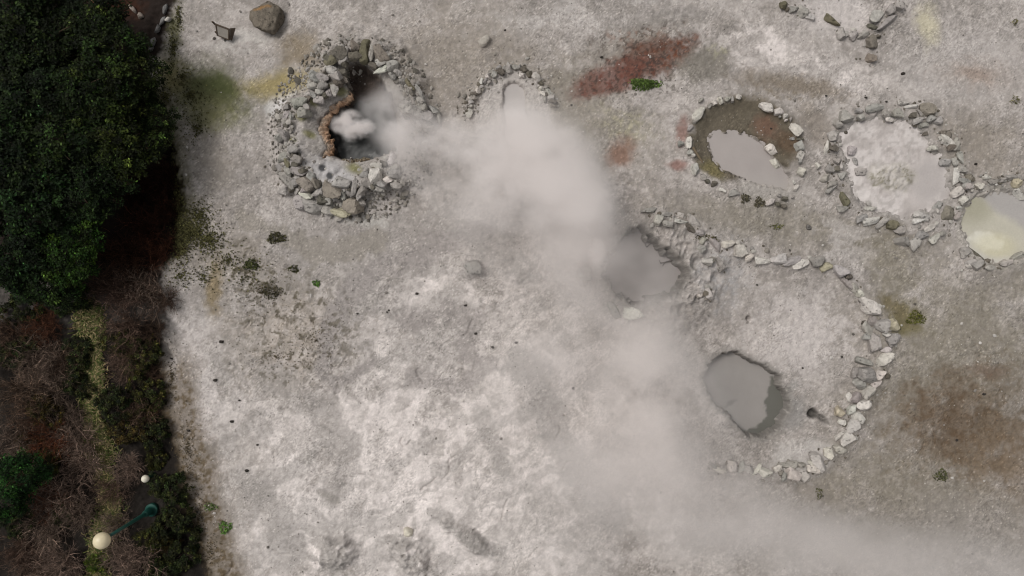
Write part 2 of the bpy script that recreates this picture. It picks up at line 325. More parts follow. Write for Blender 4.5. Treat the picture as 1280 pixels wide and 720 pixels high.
stones('A', 420, 160, 6, [(290,362,135,80,-80,'w'),(300,285,74,48,0,'w'),(420,240,94,48,-70,'w'),(355,262,52,44,0,'d'),(385,390,68,54,-30,'w'),(310,455,122,40,5,'g'),(230,405,84,58,-20,'g'),(200,455,92,48,-60,'g'),(437,430,104,58,10,'g'),(425,345,84,58,0,'g'),(215,352,74,48,0,'g'),(440,300,54,40,0,'g'),(340,420,60,40,20,'g'),(260,440,60,40,30,'d')])
for ring_, rows_ in STONES.items():
    for r_ in rows_:
        p_ = at(r_[0], r_[1], .05); rad_ = max(r_[2], r_[3]) * S * .62
        j0, j1 = np.searchsorted(gx, (p_.x - 3 * rad_, p_.x + 3 * rad_)); i0, i1 = np.searchsorted(gy, (p_.y - 3 * rad_, p_.y + 3 * rad_))
        Z[i0:i1, j0:j1] += .05 * np.exp(-((X[i0:i1, j0:j1] - p_.x) ** 2 + (Y[i0:i1, j0:j1] - p_.y) ** 2) / rad_ ** 2)
# colours -------------------------------------------------------
col = np.empty(X.shape + (3,), np.float64)
col[...] = (.292, .264, .242)
col *= (.80 + .40 * fbm(X, Y, .9, 5, 101, .6))[..., None]
def paint(mask, c):
    global col
    m = np.clip(mask, 0, 1)[..., None]
    col = col * (1 - m) + np.array(c) * m
def patch(cx, cy, rx, ry, ang, c, amt=1, soft=.5, rag=.8, tex=None):
    e = ell(PX, PY, cx, cy, rx, ry, ang) + (n_mid - .5) * rag + (n_sm - .5) * rag * .8 + (n_fine - .5) * rag * .4
    m = sm(1 + soft * .5, 1 - soft, e) * amt
    if tex is not None: m = m * tex
    paint(m, c)
white = (.67, .612, .585); olive = (.195, .174, .138); grey = (.265, .243, .226); tan = (.21, .17, .12); dirt = (.235, .206, .174)
t_crust = sm(.47, .55, fbm(X + (n_mid - .5) * 1.5, Y + (n_big - .5) * 1.5, 1.5, 7, 131, .68)); t_sp = sm(.45, .7, fbm(X, Y, 7, 3, 133, .7))
# broad dirt areas
wx = (fbm(X, Y, .8, 3, 171) - .5) * 1.6; wy = (fbm(X, Y, .8, 3, 173) - .5) * 1.6
U = (X + wx) * .86 + (Y + wy) * .5; W2 = -(X + wx) * .5 + (Y + wy) * .86      # U runs along the old flows
cA = fbm(X + wx, Y + wy, .9, 7, 181, .66); cB = fbm(X + wx * .5, Y + wy * .5, 2.6, 6, 183, .66); cC = fbm(X, Y, 6.0, 4, 185, .7)
flow = fbm(U * .35, W2 * 1.5, .9, 6, 187, .62)
zone = sm(1.25, .5, ell(PX, PY, 520, 540, 330, 230, -10) + (n_mid - .5) * .6)
paint(sm(.49, .53, cA) * (.42 + .2 * zone), (.45, .412, .388)); paint(sm(.47, .43, cA) * .45, (.245, .222, .203))
paint(sm(.525, .56, cB) * (.20 + .35 * zone), (.54, .495, .47))
paint(sm(.54, .60, flow) * (.35 + .25 * zone), (.262, .242, .225))
paint(sm(.56, .60, fbm(X + wx, Y, 1.7, 6, 189, .68)) * .4, (.225, .205, .186))
patch(1190, 560, 190, 190, 0, (.205, .182, .156), .8, .9, .7)
patch(1120, 640, 190, 60, 0, (.205, .182, .156), .7, .9, .7)
patch(575, 70, 120, 70, 0, dirt, .8, .8)
patch(690, 120, 70, 50, 0, (.225, .20, .168), .75, .8)
patch(848, 22, 56, 14, -6, (.235, .215, .198), .85, .5, .7)
patch(790, 62, 74, 30, -14, (.225, .20, .172), .8, .7, .8)
patch(720, 150, 100, 55, 20, olive, .55, .8)
patch(960, 275, 150, 32, 8, olive, .65, .7)
patch(1190, 440, 140, 130, 0, olive, .75, .8)
patch(1230, 180, 70, 45, 20, dirt, .8, .8)
patch(1150, 610, 150, 60, 10, olive, .6, .8)
patch(1120, 330, 38, 60, -20, olive, .85, .6)
patch(470, 300, 150, 34, -12, grey, .85, .8)
patch(430, 400, 30, 95, 35, grey, .7, .8)
patch(560, 420, 60, 30, 20, grey, .5, .8)
patch(290, 320, 70, 45, 20, dirt, .6, .8)
patch(360, 430, 75, 70, 30, tan, .5, .8)
patch(300, 640, 40, 90, 10, dirt, .4, .8)
patch(265, 200, 30, 70, 0, dirt, .5, .8)
# pale crusts
patch(530, 600, 290, 170, -8, white, .85, .9, 1.0, .42 + .58 * t_crust)
patch(520, 660, 170, 60, 0, (.68, .625, .598), .6, .9, 1.0)
patch(560, 395, 110, 80, -20, white, .65, .8, 1.0, .3 + .7 * t_crust)
patch(240, 500, 36, 130, -4, (.55, .505, .485), .85, .7, .8, .4 + .6 * t_crust)
patch(1010, 420, 85, 60, 10, (.50, .458, .438), .75, .8, .8, .45 + .6 * t_crust)
patch(950, 60, 60, 32, 10, white, .8, .7, 1.0, .3 + .7 * t_crust)
patch(1040, 100, 70, 24, 5, white, .6, .7, 1.0, .2 + .8 * t_crust)
patch(1050, 18, 52, 26, 5, (.48, .44, .42), .9, .4, .5)
patch(1210, 70, 90, 60, 0, (.43, .395, .375), .7, .8, .8)
patch(720, 25, 110, 26, -4, (.44, .41, .39), .7, .7, .9, .3 + .7 * t_crust)
patch(300, 52, 46, 14, -6, (.48, .45, .42), .8, .6, .9, t_crust)
patch(350, 128, 26, 12, -35, (.55, .53, .52), .9, .5, .9)
patch(1040, 300, 60, 30, 0, (.40, .37, .35), .6, .7, 1, t_crust)
patch(1000, 570, 45, 24, -10, (.42, .395, .375), .8, .6)
patch(450, 275, 60, 10, 5, (.43, .41, .38), .7, .6, 1, t_crust)
patch(895, 340, 40, 50, 20, (.40, .38, .37), .7, .7, .8, .3 + .7 * t_sp)
paint(sm(.545, .60, flow) * zone * .45, (.29, .268, .25)); paint(sm(.56, .60, cC) * (.10 + .10 * zone), (.66, .605, .58)); paint(sm(.43, .39, cC) * .18, (.22, .20, .183))
def streak(pts, w, c, amt, rag=1.0):
    d = line_dist(PX, PY, pts) / w + (n_mid - .5) * 1.6 * rag + (n_sm - .5) * .9 * rag + (n_fine - .5) * .4
    paint(sm(1.15, .55, d) * amt, c)
sg = (.275, .250, .236)
streak([(600,285),(540,310),(490,330),(440,362),(412,415),(405,470)], 17, sg, .85)
streak([(470,300),(400,320),(370,300),(300,270)], 16, (.25, .226, .196), .7)
streak([(505,404),(535,398)], 13, sg, .9); streak([(560,392),(590,400),(585,440)], 16, sg, .7)
streak([(470,452),(420,480)], 10, sg, .8); streak([(520,470),(580,485),(610,450)], 13, sg, .7)
streak([(650,450),(690,520),(735,600),(760,650)], 22, (.27, .25, .235), .75); streak([(600,520),(630,590)], 12, (.29, .268, .25), .6)
streak([(330,470),(390,500),(430,570),(420,620)], 22, (.285, .262, .244), .65); streak([(300,600),(350,640),(360,700)], 18, (.29, .268, .25), .6)
streak([(580,668),(625,690)], 9, (.27, .25, .235), .7); streak([(540,640),(560,650)], 8, (.29, .268, .25), .6)
streak([(400,615),(420,625)], 6, (.25, .23, .21), .7)
for cx_, cy_, rx_, ry_, an_ in ((418,690,28,32,60),(512,692,26,38,-40),(592,676,44,12,35),(655,335,30,20,20)):
    patch(cx_, cy_, rx_, ry_, an_, (.25, .232, .215), .65, .6, .9, sm(.46, .56, ridge(X + wob, Y - wob, 2.8, 4, 7)))
# hairline cracks in the crust
for k_ in range(26):
    a_ = rng.uniform(0, 6.28); q_ = [np.array([rng.uniform(240, 760), rng.uniform(340, 715)])]
    for _ in range(5): a_ += rng.normal() * .6; q_.append(q_[-1] + np.array([math.cos(a_), math.sin(a_)]) * rng.uniform(3, 7))
    x0_, x1_ = np.searchsorted(gx, (q_[0][0] - 45 - 640) * S), np.searchsorted(gx, (q_[0][0] + 45 - 640) * S)
    y0_, y1_ = np.searchsorted(gy, (360 - q_[0][1] - 45) * S), np.searchsorted(gy, (360 - q_[0][1] + 45) * S)
    d_ = line_dist(PX[y0_:y1_, x0_:x1_], PY[y0_:y1_, x0_:x1_], [tuple(t) for t in q_])
    m_ = sm(1.3, .3, d_); Z[y0_:y1_, x0_:x1_] -= m_ * .05
# tinted stains
patch(375, 62, 34, 26, 20, tan, .85, .8, .7)
patch(268, 360, 13, 34, 6, (.21, .165, .10), .9, .6)
patch(338, 108, 60, 19, -8, (.27, .22, .10), .9, .7, .6)
patch(258, 114, 70, 42, 20, (.080, .084, .036), .95, .9, .6)
patch(276, 112, 34, 20, 25, (.055, .064, .026), .8, .9, .6)
patch(262, 140, 52, 22, 10, (.16, .155, .08), .8, .9, .5)
patch(214, 92, 20, 26, 0, (.19, .17, .085), .9, .8, .5)
patch(1160, 32, 16, 34, -8, (.47, .43, .31), .75, .8, .7)
patch(775, 152, 38, 22, 15, (.33, .305, .215), .7, .8, .9, .3 + .7 * t_sp)
patch(775, 192, 17, 20, 20, (.21, .12, .085), .8, .8, .8)
patch(1100, 205, 4, 4, 0, white, .0)
redtex = .78 + .22 * t_sp
patch(822, 68, 56, 25, -20, (.105, .046, .030), .95, .45, .8, redtex); patch(852, 60, 24, 14, -30, (.16, .062, .034), .6, .7, .8, t_sp)
patch(762, 98, 52, 18, -22, (.135, .056, .042), .95, .5, .8, redtex)
gsp = sm(.57, .62, fbm(X, Y, 10, 3, 251, .8))
patch(800, 82, 90, 44, -22, (.055, .042, .036), .75, .8, .8, gsp)
patch(790, 46, 60, 12, -6, (.09, .07, .06), .7, .8, .9, gsp)
patch(875, 82, 40, 26, -30, (.09, .08, .07), .6, .8, .8, gsp)
patch(790, 44, 42, 9, -4, (.22, .15, .12), .8, .8, .9, t_sp)
patch(853, 165, 8, 20, 8, (.20, .115, .095), .8, .6, .7)
patch(848, 206, 14, 7, 0, (.22, .12, .10), .8, .6, .7)
patch(882, 80, 38, 24, -30, (.185, .168, .145), .85, .5, .8); patch(900, 62, 14, 10, 0, (.33, .31, .22), .6, .7, .8, t_sp)
patch(1205, 530, 95, 66, -10, (.112, .078, .050), .9, .8, .9, .7 + .3 * t_sp)
patch(1180, 515, 42, 48, 10, (.100, .068, .044), .7, .8, .9, .7 + .3 * t_sp)
patch(1265, 585, 60, 50, 0, (.150, .108, .072), .7, .9, .9)
patch(1232, 463, 26, 10, 5, (.14, .098, .072), .7, .8)
patch(1220, 92, 26, 10, 10, (.27, .19, .15), .6, .8)
patch(1218, 90, 50, 20, 10, (.30, .25, .215), .6, .8)
patch(1130, 398, 30, 24, 20, (.145, .125, .06), .85, .8)
patch(1120, 385, 26, 12, 40, (.15, .125, .075), .8, .8)
patch(1185, 600, 26, 16, 0, (.40, .37, .34), .7, .7, 1, t_crust)
patch(1200, 650, 90, 40, 0, grey, .5, .9)
# inside the brown hollow of ring C
mC2 = sm(1.12, .92, ell(PX, PY, 930, 176, 67, 54) + (n_sm - .5) * .22) * sm(0, 3, sC + jag * .6)
mC2 *= sm(1.0, .8, ell(PX, PY, 968, 232, 44, 26, 15) * -1 + 1.9)
paint(mC2 * .95, (.102, .086, .062))
patch(958, 158, 18, 14, 20, (.15, .085, .06), .7, .8)
patch(985, 180, 16, 14, 20, (.10, .065, .042), .7, .8)
patch(890, 212, 20, 14, 30, (.17, .145, .07), .8, .7)
patch(950, 236, 48, 16, 8, (.33, .305, .28), .8, .7)
# ring B inside pale
mB = sm(1.05, .9, ell(PX, PY, 641, 150, 48, 66)) * (PY > 80)
paint(mB * .8, (.40, .37, .35))
# black pool: brown floor above, orange lip, mossy rock ground
paint(sm(2, -3, sA), (.062, .048, .040))
paint(sm(30, 10, sA) * sm(-1, 3, sA) * .7 * sm(560, 500, PX), (.29, .267, .245))
patch(372, 195, 16, 34, 10, (.36, .34, .33), .6, .7)
patch(420, 222, 36, 18, 30, (.40, .385, .385), .8, .6)
for cx, cy, r in ((426,115,12),(394,132,8),(382,150,9),(446,212,12),(390,170,8),(370,178,8)):
    patch(cx, cy, r, r * .6, 20, (.15, .145, .045), .75, .8, .9)
for cx, cy in ((406,212),(416,222),(378,214)):
    patch(cx, cy, 4.5, 4.5, 0, (.05, .05, .052), .95, .4, .3)
# crater walls are damp and darker grey where the mud has splashed
paint(sm(2, -4, sH + jag) * .9, (.165, .155, .145)); paint(sm(1, -4, sF + jag * .7), (.145, .135, .12))
patch(905, 345, 30, 42, 20, (.30, .29, .29), .5, .8, 1, t_sp)
patch(988, 515, 22, 26, 20, (.235, .222, .21), .9, .5, .5)
patch(992, 482, 9, 9, 0, (.26, .245, .23), .8, .6, .7)
patch(1016, 517, 7, 7, 0, (.06, .055, .05), .95, .5, .5)
patch(1028, 523, 12, 5, 35, (.12, .11, .10), .9, .6, .5)
paint(sm(9, 2, sF + jag * .9) * .75, (.20, .186, .17)); paint(sm(10, 2, sH + jag * 1.2) * .75, (.20, .186, .17)); paint(sm(7, 2, sE + jag) * .5, (.30, .28, .245)); paint(sm(6, 1, sD + jag * 1.6) * .5, (.28, .262, .245))
# speckled dark litter left of centre
lit = sm(.56, .66, fbm(X, Y, 6.5, 3, 201, .6))
for a in ((335, 375, 58, 60, 30), (400, 420, 60, 62, 40), (300, 335, 50, 34, 20), (340, 455, 60, 24, -10)):
    patch(*a, (.085, .072, .048), .75, .9, .8, lit)
lit2 = sm(.54, .66, fbm(X, Y, 8.5, 3, 207, .6))
patch(1235, 470, 60, 50, 0, (.15, .12, .09), .5, .9, .9, lit2)
patch(1000, 108, 70, 16, 8, (.18, .15, .118), .85, .6, .9); patch(1015, 150, 20, 40, -20, (.21, .18, .15), .7, .8, .9); patch(985, 120, 60, 12, 5, (.19, .16, .125), .7, .8, .9, lit2)
patch(1190, 390, 50, 40, 0, (.17, .15, .12), .5, .8, .9, lit2)
# planted strip
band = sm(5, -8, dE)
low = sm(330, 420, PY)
paint(band * (1 - low) * .98, (.014, .009, .007)); paint(band * low * .97, (.007, .005, .0035))  # upper band: deep tree shade put into a near-black soil colour
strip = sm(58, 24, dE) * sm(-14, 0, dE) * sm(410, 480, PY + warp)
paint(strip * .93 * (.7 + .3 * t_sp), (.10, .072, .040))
gs_ = line_dist(PX, PY, [(117,384),(116,440),(114,500),(118,530),(126,560),(134,590),(140,620),(136,655),(124,720)])
paint(sm(16, 6, gs_ + warp * .2) * .9, (.075, .072, .026))
moss = sm(30, -4, dE) * sm(-16, 0, dE) * sm(80, 130, PY) * sm(350, 300, PY)
paint(moss * .75 * sm(.40, .58, n_mid), (.085, .078, .035))
patch(218, 45, 10, 44, 8, (.10, .10, .045), .8, .8)
patch(140, 6, 40, 16, 12, (.040, .018, .011), .9, .7)
# grain: every pixel-sized grain has a slightly different tone
dusty = 1 - sm(.30, .42, col.mean(-1))
gk = fbm(X, Y, 12, 3, 311, .85)
open_ = sm(0, 6, dE)
spm = .25 + .75 * sm(.46, .60, fbm(X, Y, .9, 4, 315, .6))
col *= (1 - .17 * sm(.57, .63, gk) * dusty * open_ * spm)[..., None]
col *= (1 + .13 * sm(.41, .35, gk) * dusty * open_ * spm)[..., None]
col *= (1 - .07 * sm(.58, .64, gk) * (1 - dusty))[..., None]
g = fbm(X, Y, 13, 2, 303, .8)
col *= (.88 + .24 * g)[..., None]
col *= (1 + (.16 + .30 * sm(.45, .62, n_mid)) * (n_px - .5))[..., None]
spk = (n_px > .988) * sm(.5, .3, col.mean(-1)) * (dE > 0)
col *= (1 + .5 * spk)[..., None]
spd = (_hash(np.round(X / .034).astype(np.int64), np.round(Y / .034).astype(np.int64), 91) > .985) & (n_mid > .48)
col *= (1 - .45 * spd)[..., None]
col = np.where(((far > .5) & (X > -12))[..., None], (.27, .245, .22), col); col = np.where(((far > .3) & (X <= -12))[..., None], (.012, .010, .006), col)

ny, nx = X.shape
idx = np.arange(ny * nx).reshape(ny, nx)
F = np.stack([idx[:-1, :-1], idx[:-1, 1:], idx[1:, 1:], idx[1:, :-1]], -1).reshape(-1, 4)
V = np.stack([X, Y, Z], -1).reshape(-1, 3)
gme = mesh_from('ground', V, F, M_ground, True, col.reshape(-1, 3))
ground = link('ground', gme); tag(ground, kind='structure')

def gz(x, y):
    i = np.clip(np.searchsorted(gy, y), 0, ny - 1); j = np.clip(np.searchsorted(gx, x), 0, nx - 1)
    return float(Z[i, j])

# ---------------------------------------------------------------- pools
def pool(label, poly, z, colf, mat=M_mud, hf=None, grow=14):
    xs = [p[0] for p in poly]; ys = [p[1] for p in poly]
    st = .045
    px = np.arange((min(xs) - grow - 640) * S, (max(xs) + grow - 640) * S, st)
    py = np.arange((360 - max(ys) - grow) * S, (360 - min(ys) + grow) * S, st)
    x, y = np.meshgrid(px, py)
    P, Q = 640 + x / S, 360 - y / S
    s = poly_sdf(P, Q, poly)
    n1 = fbm(x, y, 1.2, 4, 401); n2 = fbm(x, y, 5, 3, 407)
    zz = np.full(x.shape, z) + (hf(x, y, P, Q, s, n1, n2) if hf else 0)
    c = colf(x, y, P, Q, s, n1, n2)
    k = np.arange(x.size).reshape(x.shape)
    f = np.stack([k[:-1, :-1], k[:-1, 1:], k[1:, 1:], k[1:, :-1]], -1)
    keep = (s[:-1, :-1] < grow * .8)
    f = f[keep]
    v = np.stack([x, y, zz], -1).reshape(-1, 3); c = c.reshape(-1, 3)
    used = np.unique(f); remap = np.full(len(v), -1); remap[used] = np.arange(len(used))
    o = link('mud_pool', mesh_from('mud_pool', v[used], remap[f], mat, True, c[used]))
    return tag(o, label, 'mud pool', None, 'structure')

def const(c):
    return lambda x, y, P, Q, s, a, b: np.array(c)[None, None, :] * (.93 + .14 * a)[..., None]
def mixc(c, m, d):
    m = np.clip(m, 0, 1)[..., None]
    return c * (1 - m) + np.array(d) * m

def colA(x, y, P, Q, s, a, b):
    c = const((.012, .013, .012))(x, y, P, Q, s, a, b)
    foam = sm(1.1, .3, ell(P, Q, 437, 157, 27, 17, -5) + (a - .5) * .8 + (b - .5) * .6)
    c = mixc(c, foam * .9, (.62, .63, .64))
    return mixc(c, sm(.62, .72, b) * sm(170, 190, Q) * .5, (.20, .20, .195))
def hA(x, y, P, Q, s, a, b):
    foam = sm(1.2, .2, ell(P, Q, 437, 157, 28, 18, -5))
    return foam * (.05 + .28 * (b - .3)) + (b - .5) * .03
wA = pool('black boiling water in the rock-rimmed pool with white foam in it', A_WATER, -.55, colA, M_mud, hA)
wA.name = 'water'; wA['category'] = 'hot spring'
pool('pale grey horseshoe-shaped mud pool under thick steam', B_POOL, -.09, const((.37, .342, .328)))
def colC(x, y, P, Q, s, a, b):
    c = const((.315, .283, .268))(x, y, P, Q, s, a, b)
    return mixc(c, sm(205, 235, Q) * .4, (.36, .335, .31))
pool('smooth grey pool of mud in the brown hollow of loose white stones', C_POOL, -.15, colC)
def colD(x, y, P, Q, s, a, b):
    c = const((.44, .40, .382))(x, y, P, Q, s, a, b)
    c = mixc(c, sm(1.1, .5, ell(P, Q, 1168, 228, 28, 38, 20) + (a - .5) * .6), (.385, .352, .338))
    c = mixc(c, sm(1.1, .5, ell(P, Q, 1108, 218, 36, 22, 10) + (a - .5)) * .6, (.45, .42, .36))
    bub = sm(1.2, .6, np.minimum(ell(P, Q, 1106, 222, 17, 14, 10), ell(P, Q, 1129, 222, 18, 17, -20)) + (b - .5) * .9)
    c = mixc(c, bub * (.35 + .65 * sm(.48, .60, vn(x * 24, y * 24, 5))), (.195, .18, .135))
    r_ = fbm(x, y, 2.6, 6, 421, .7); left = 1 - sm(1.25, .75, ell(P, Q, 1166, 228, 28, 40, 20))
    c = mixc(c, sm(.52, .58, r_) * .55 * left, (.56, .52, .50)); c = mixc(c, sm(.46, .40, r_) * .5 * left, (.33, .30, .282))
    c = mixc(c, sm(-26, -3, s + (a - .5) * 20) * .55 * sm(.45, .55, r_), (.60, .56, .535)); c = mixc(c, sm(.66, .72, vn(x * 9, y * 9, 44)) * .35 * left, (.24, .22, .20))
    return c
def hD(x, y, P, Q, s, a, b):
    bub = sm(1.15, .7, ell(P, Q, 1118, 222, 25, 16, 8))
    return bub * .10 * vn(x * 24, y * 24, 5) + (a - .5) * .04 + (b - .5) * .05 * (1 - sm(1.2, .7, ell(P, Q, 1168, 228, 30, 40, 20)))
pool('pale round mud pool with an olive bubbling patch in its middle', [(1121 + (x_ - 1121) * 1.07, 209 + (y_ - 209) * 1.07) for x_, y_ in D_POOL], -.075, colD, M_pale_mud, hD)
def colE(x, y, P, Q, s, a, b):
    c = const((.44, .415, .345))(x, y, P, Q, s, a, b)
    c = mixc(c, sm(1.2, .2, ell(P, Q, 1222, 258, 34, 28, 0)) * .8, (.30, .285, .215))
    c = mixc(c, sm(-8, 8, (P - 1236) * .62 - (Q - 250) * .78 + (a - .5) * 22), (.34, .32, .305))
    c = mixc(c, sm(1.1, .5, ell(P, Q, 1236, 303, 24, 12, 10) + (a - .5) * 1.2 + (b - .5)) * .9, (.58, .56, .50))
    c = mixc(c, sm(1.1, .4, ell(P, Q, 1248, 306, 34, 20, 10)) * .45, (.52, .48, .31))
    return mixc(c, sm(-14, -3, s + (a - .5) * 10) * sm(280, 310, Q) * .7, (.52, .50, .47))
pool('yellowish cream mud pool cut off by the picture edge', E_POOL, -.14, colE, M_pale_mud)
def colF(x, y, P, Q, s, a, b):
    c = const((.268, .249, .234))(x, y, P, Q, s, a, b)
    d = poly_sdf(P, Q, [(966,466),(985,480),(995,512),(975,545),(950,556),(930,552),(925,545),(950,538),(954,532),(963,522),(963,503),(968,487)]) + (b - .5) * 10
    c = mixc(c, sm(1.5, -1.5, d), (.115, .112, .098))
    d2 = line_dist(P, Q, [(896, 508), (912, 512), (918, 507), (926, 503)])
    c = mixc(c, sm(4, .5, d2 + (b - .5) * 5) * .55, (.14, .137, .125))
    d3 = line_dist(P, Q, [(912, 520), (922, 537), (940, 545), (955, 546)])
    c = mixc(c, sm(5, 1, d3 + (b - .5) * 4) * .7, (.13, .127, .115))
    return c
pool('dark grey round mud pool with a torn film along its edge', F_POOL, -.42, colF)
pool('grey mud crater pool half hidden in drifting steam', H_POOL, -.40, const((.285, .258, .246)))

# orange-brown lip of the black pool
def lip(name, pts, w, h, c0, c1, label):
    P = np.array(pts, float)
    NS = 150; t = np.linspace(0, len(P) - 1, NS); i = np.minimum(t.astype(int), len(P) - 2); fr = t - i
    pts_ = P[i] * (1 - fr)[:, None] + P[i + 1] * fr[:, None]
    for _ in range(9):
        pts_[1:-1] = (pts_[:-2] + 2 * pts_[1:-1] + pts_[2:]) / 4
    nrm = np.gradient(pts_, axis=0); nrm = np.stack([-nrm[:, 1], nrm[:, 0]], -1); nrm /= np.linalg.norm(nrm, axis=1)[:, None]
    prof = [(-1.5, -.55), (-1.0, .0), (-.4, .42), (.15, .5), (.6, .25), (.85, -.3), (1.0, -2.6), (-1.4, -2.6)]
    Vv = []; Cc = []
    for k in range(NS):
        ww = w * (.45 + .9 * float(vn(np.array([k * .16]), np.array([w * 3.1]), 5)[0]) + .18 * random.random()) * min(1, .35 + min(k, NS - 1 - k) / 14)
        for (a, b) in prof:
            q = pts_[k] + nrm[k] * a * ww
            p = at(q[0], q[1], 0)
            jit = (float(vn(np.array([k * .22]), np.array([a * 2.3]), 9)[0]) - .5) * .22 + (random.random() - .5) * .03
            Vv.append((p.x, p.y, .10 + b * h * .5 + jit)); f = np.clip(.5 + a * .5 + (random.random() - .5) * .5, 0, 1)
            gr_ = float(vn(np.array([k * .11]), np.array([a * 1.7 + 4]), 15)[0]); cc_ = np.array(c0) * (1 - f) + np.array(c1) * f; Cc.append((cc_ * (1 - .55 * gr_) + np.array((.27, .245, .21)) * .55 * gr_) * random.uniform(.8, 1.12))
    m = len(prof); Ff = []
    for k in range(NS - 1):
        for j in range(m):
            Ff.append((k * m + j, k * m + (j + 1) % m, (k + 1) * m + (j + 1) % m, (k + 1) * m + j))
    o = link(name, mesh_from(name, Vv, Ff, M_sinter, True, Cc))
    return tag(o, label, 'mineral rim')
lip('mineral_rim', [(439,116),(434,122),(424,130),(411,139),(405,149),(402,160),(404,171),(410,179),(414,184),(409,192),(405,199)], 4.6, .16, (.42, .235, .13), (.34, .30, .255), 'orange brown mineral crust rim on the curved edge of the black pool')
lip('mineral_rim', [(428,201),(440,203),(452,202),(464,200)], 2.2, .28, (.30, .26, .19), (.33, .20, .09), 'thin straight ochre crust rim along the bottom edge of the black pool')
lip('mineral_rim', [(434,84),(446,79),(458,82),(466,88)], 1.8, .22, (.30, .27, .24), (.40, .36, .32), 'thin pale crust rim at the top of the black pool basin')
lip('mineral_rim', [(433,92),(434,102),(438,112)], 1.5, .22, (.30, .27, .24), (.38, .32, .27), 'short pale crust rim between the brown basin floor and dark rocks')

# ---------------------------------------------------------------- stones
def ico(sub):
    bm = bmesh.new(); bmesh.ops.create_icosphere(bm, subdivisions=sub, radius=1)
    v = np.array([p.co[:] for p in bm.verts]); f = np.array([[q.index for q in p.verts] for p in bm.faces]); bm.free()
    return v, f
ICO = {k: ico(k) for k in (1, 2, 3, 4)}

def rock_mesh(L, W, Hh, seed, sub=3, rough=.05, facets=11, soft=.02, dmin=.60):
    g = np.random.default_rng(seed)
    u, f = ICO[sub]
    nrm = g.normal(size=(facets, 3)); nrm /= np.linalg.norm(nrm, axis=1)[:, None]
    nrm = np.vstack([nrm, [[0, 0, 1], [0, 0, -1]] + g.normal(size=(2, 3)) * .12, [[1, 0, 0], [-1, 0, 0], [0, 1, 0], [0, -1, 0]] + g.normal(size=(4, 3)) * .3])
    nrm /= np.linalg.norm(nrm, axis=1)[:, None]
    d = g.uniform(dmin, 1.0, len(nrm))
    dots = u @ nrm.T
    with np.errstate(divide='ignore', invalid='ignore'):
        r = np.where(dots > .05, d[None] / np.maximum(dots, .05), 9)
    r = np.minimum(r, 1.45)
    r = r.min(1) if soft <= 0 else -soft * np.log(np.exp(-r / soft).sum(1))            # soft minimum: worn edges
    p = u * r[:, None]
    ph = g.uniform(0, 6.28, 6)
    nz = sum(np.sin(u @ g.normal(size=3) * (3 + 2.5 * i) + ph[i]) / (1 + .8 * i) for i in range(6))
    p *= (1 + rough * .5 * nz + g.normal(size=len(u)) * rough * .22)[:, None]
    p /= np.abs(p).max(0)
    p *= np.array([L / 2, W / 2, Hh / 2])
    return p, f

TONE = {'w': (.47, .44, .40), 'g': (.305, .285, .262), 'd': (.125, .112, .092), 'o': (.15, .135, .092), 'y': (.42, .375, .28), 'b': (.225, .198, .165), 'p': (.36, .333, .31)}
# a few rocks on the left under thick rock: fill for the outer bank (partly hidden by steam)
RING = {
 'A': ('rock', "the black pool's rock heap", (440, 160), 'rocks heaped round the black pool'),
 'B': ('stone', "the horseshoe pool's stone arc", (641, 140), 'stones of the arc above the horseshoe pool'),
 'C': ('stone', "the brown hollow's ring", (930, 180), 'stones ringing the brown hollow'),
 'D': ('stone', "the bubbling pale pool's ring", (1120, 208), 'stones ringing the bubbling pale pool'),
 'E': ('stone', "the yellowish pool's rim", (1250, 285), 'stones round the yellowish pool'),
 'G': ('stone', 'the top edge stone arc', (1055, 0), 'stones of the arc at the top edge'),
 'H': ('stone', "the steaming crater's rim", (815, 330), 'stones on the steaming crater rim'),
 'F': ('stone', 'the long curved wall', (960, 450), 'stones of the long curved wall'),
}
CLOCK = ['twelve', 'one', 'two', 'three', 'four', 'five', 'six', 'seven', 'eight', 'nine', 'ten', 'eleven']
TW = {'w': 'pale', 'g': 'grey', 'd': 'dark', 'o': 'olive mossy', 'y': 'yellowish', 'b': 'brownish', 'p': 'light grey'}
ORD = ['first', 'second', 'third', 'fourth', 'fifth', 'sixth', 'seventh', 'eighth', 'ninth', 'tenth']
seed = 1000
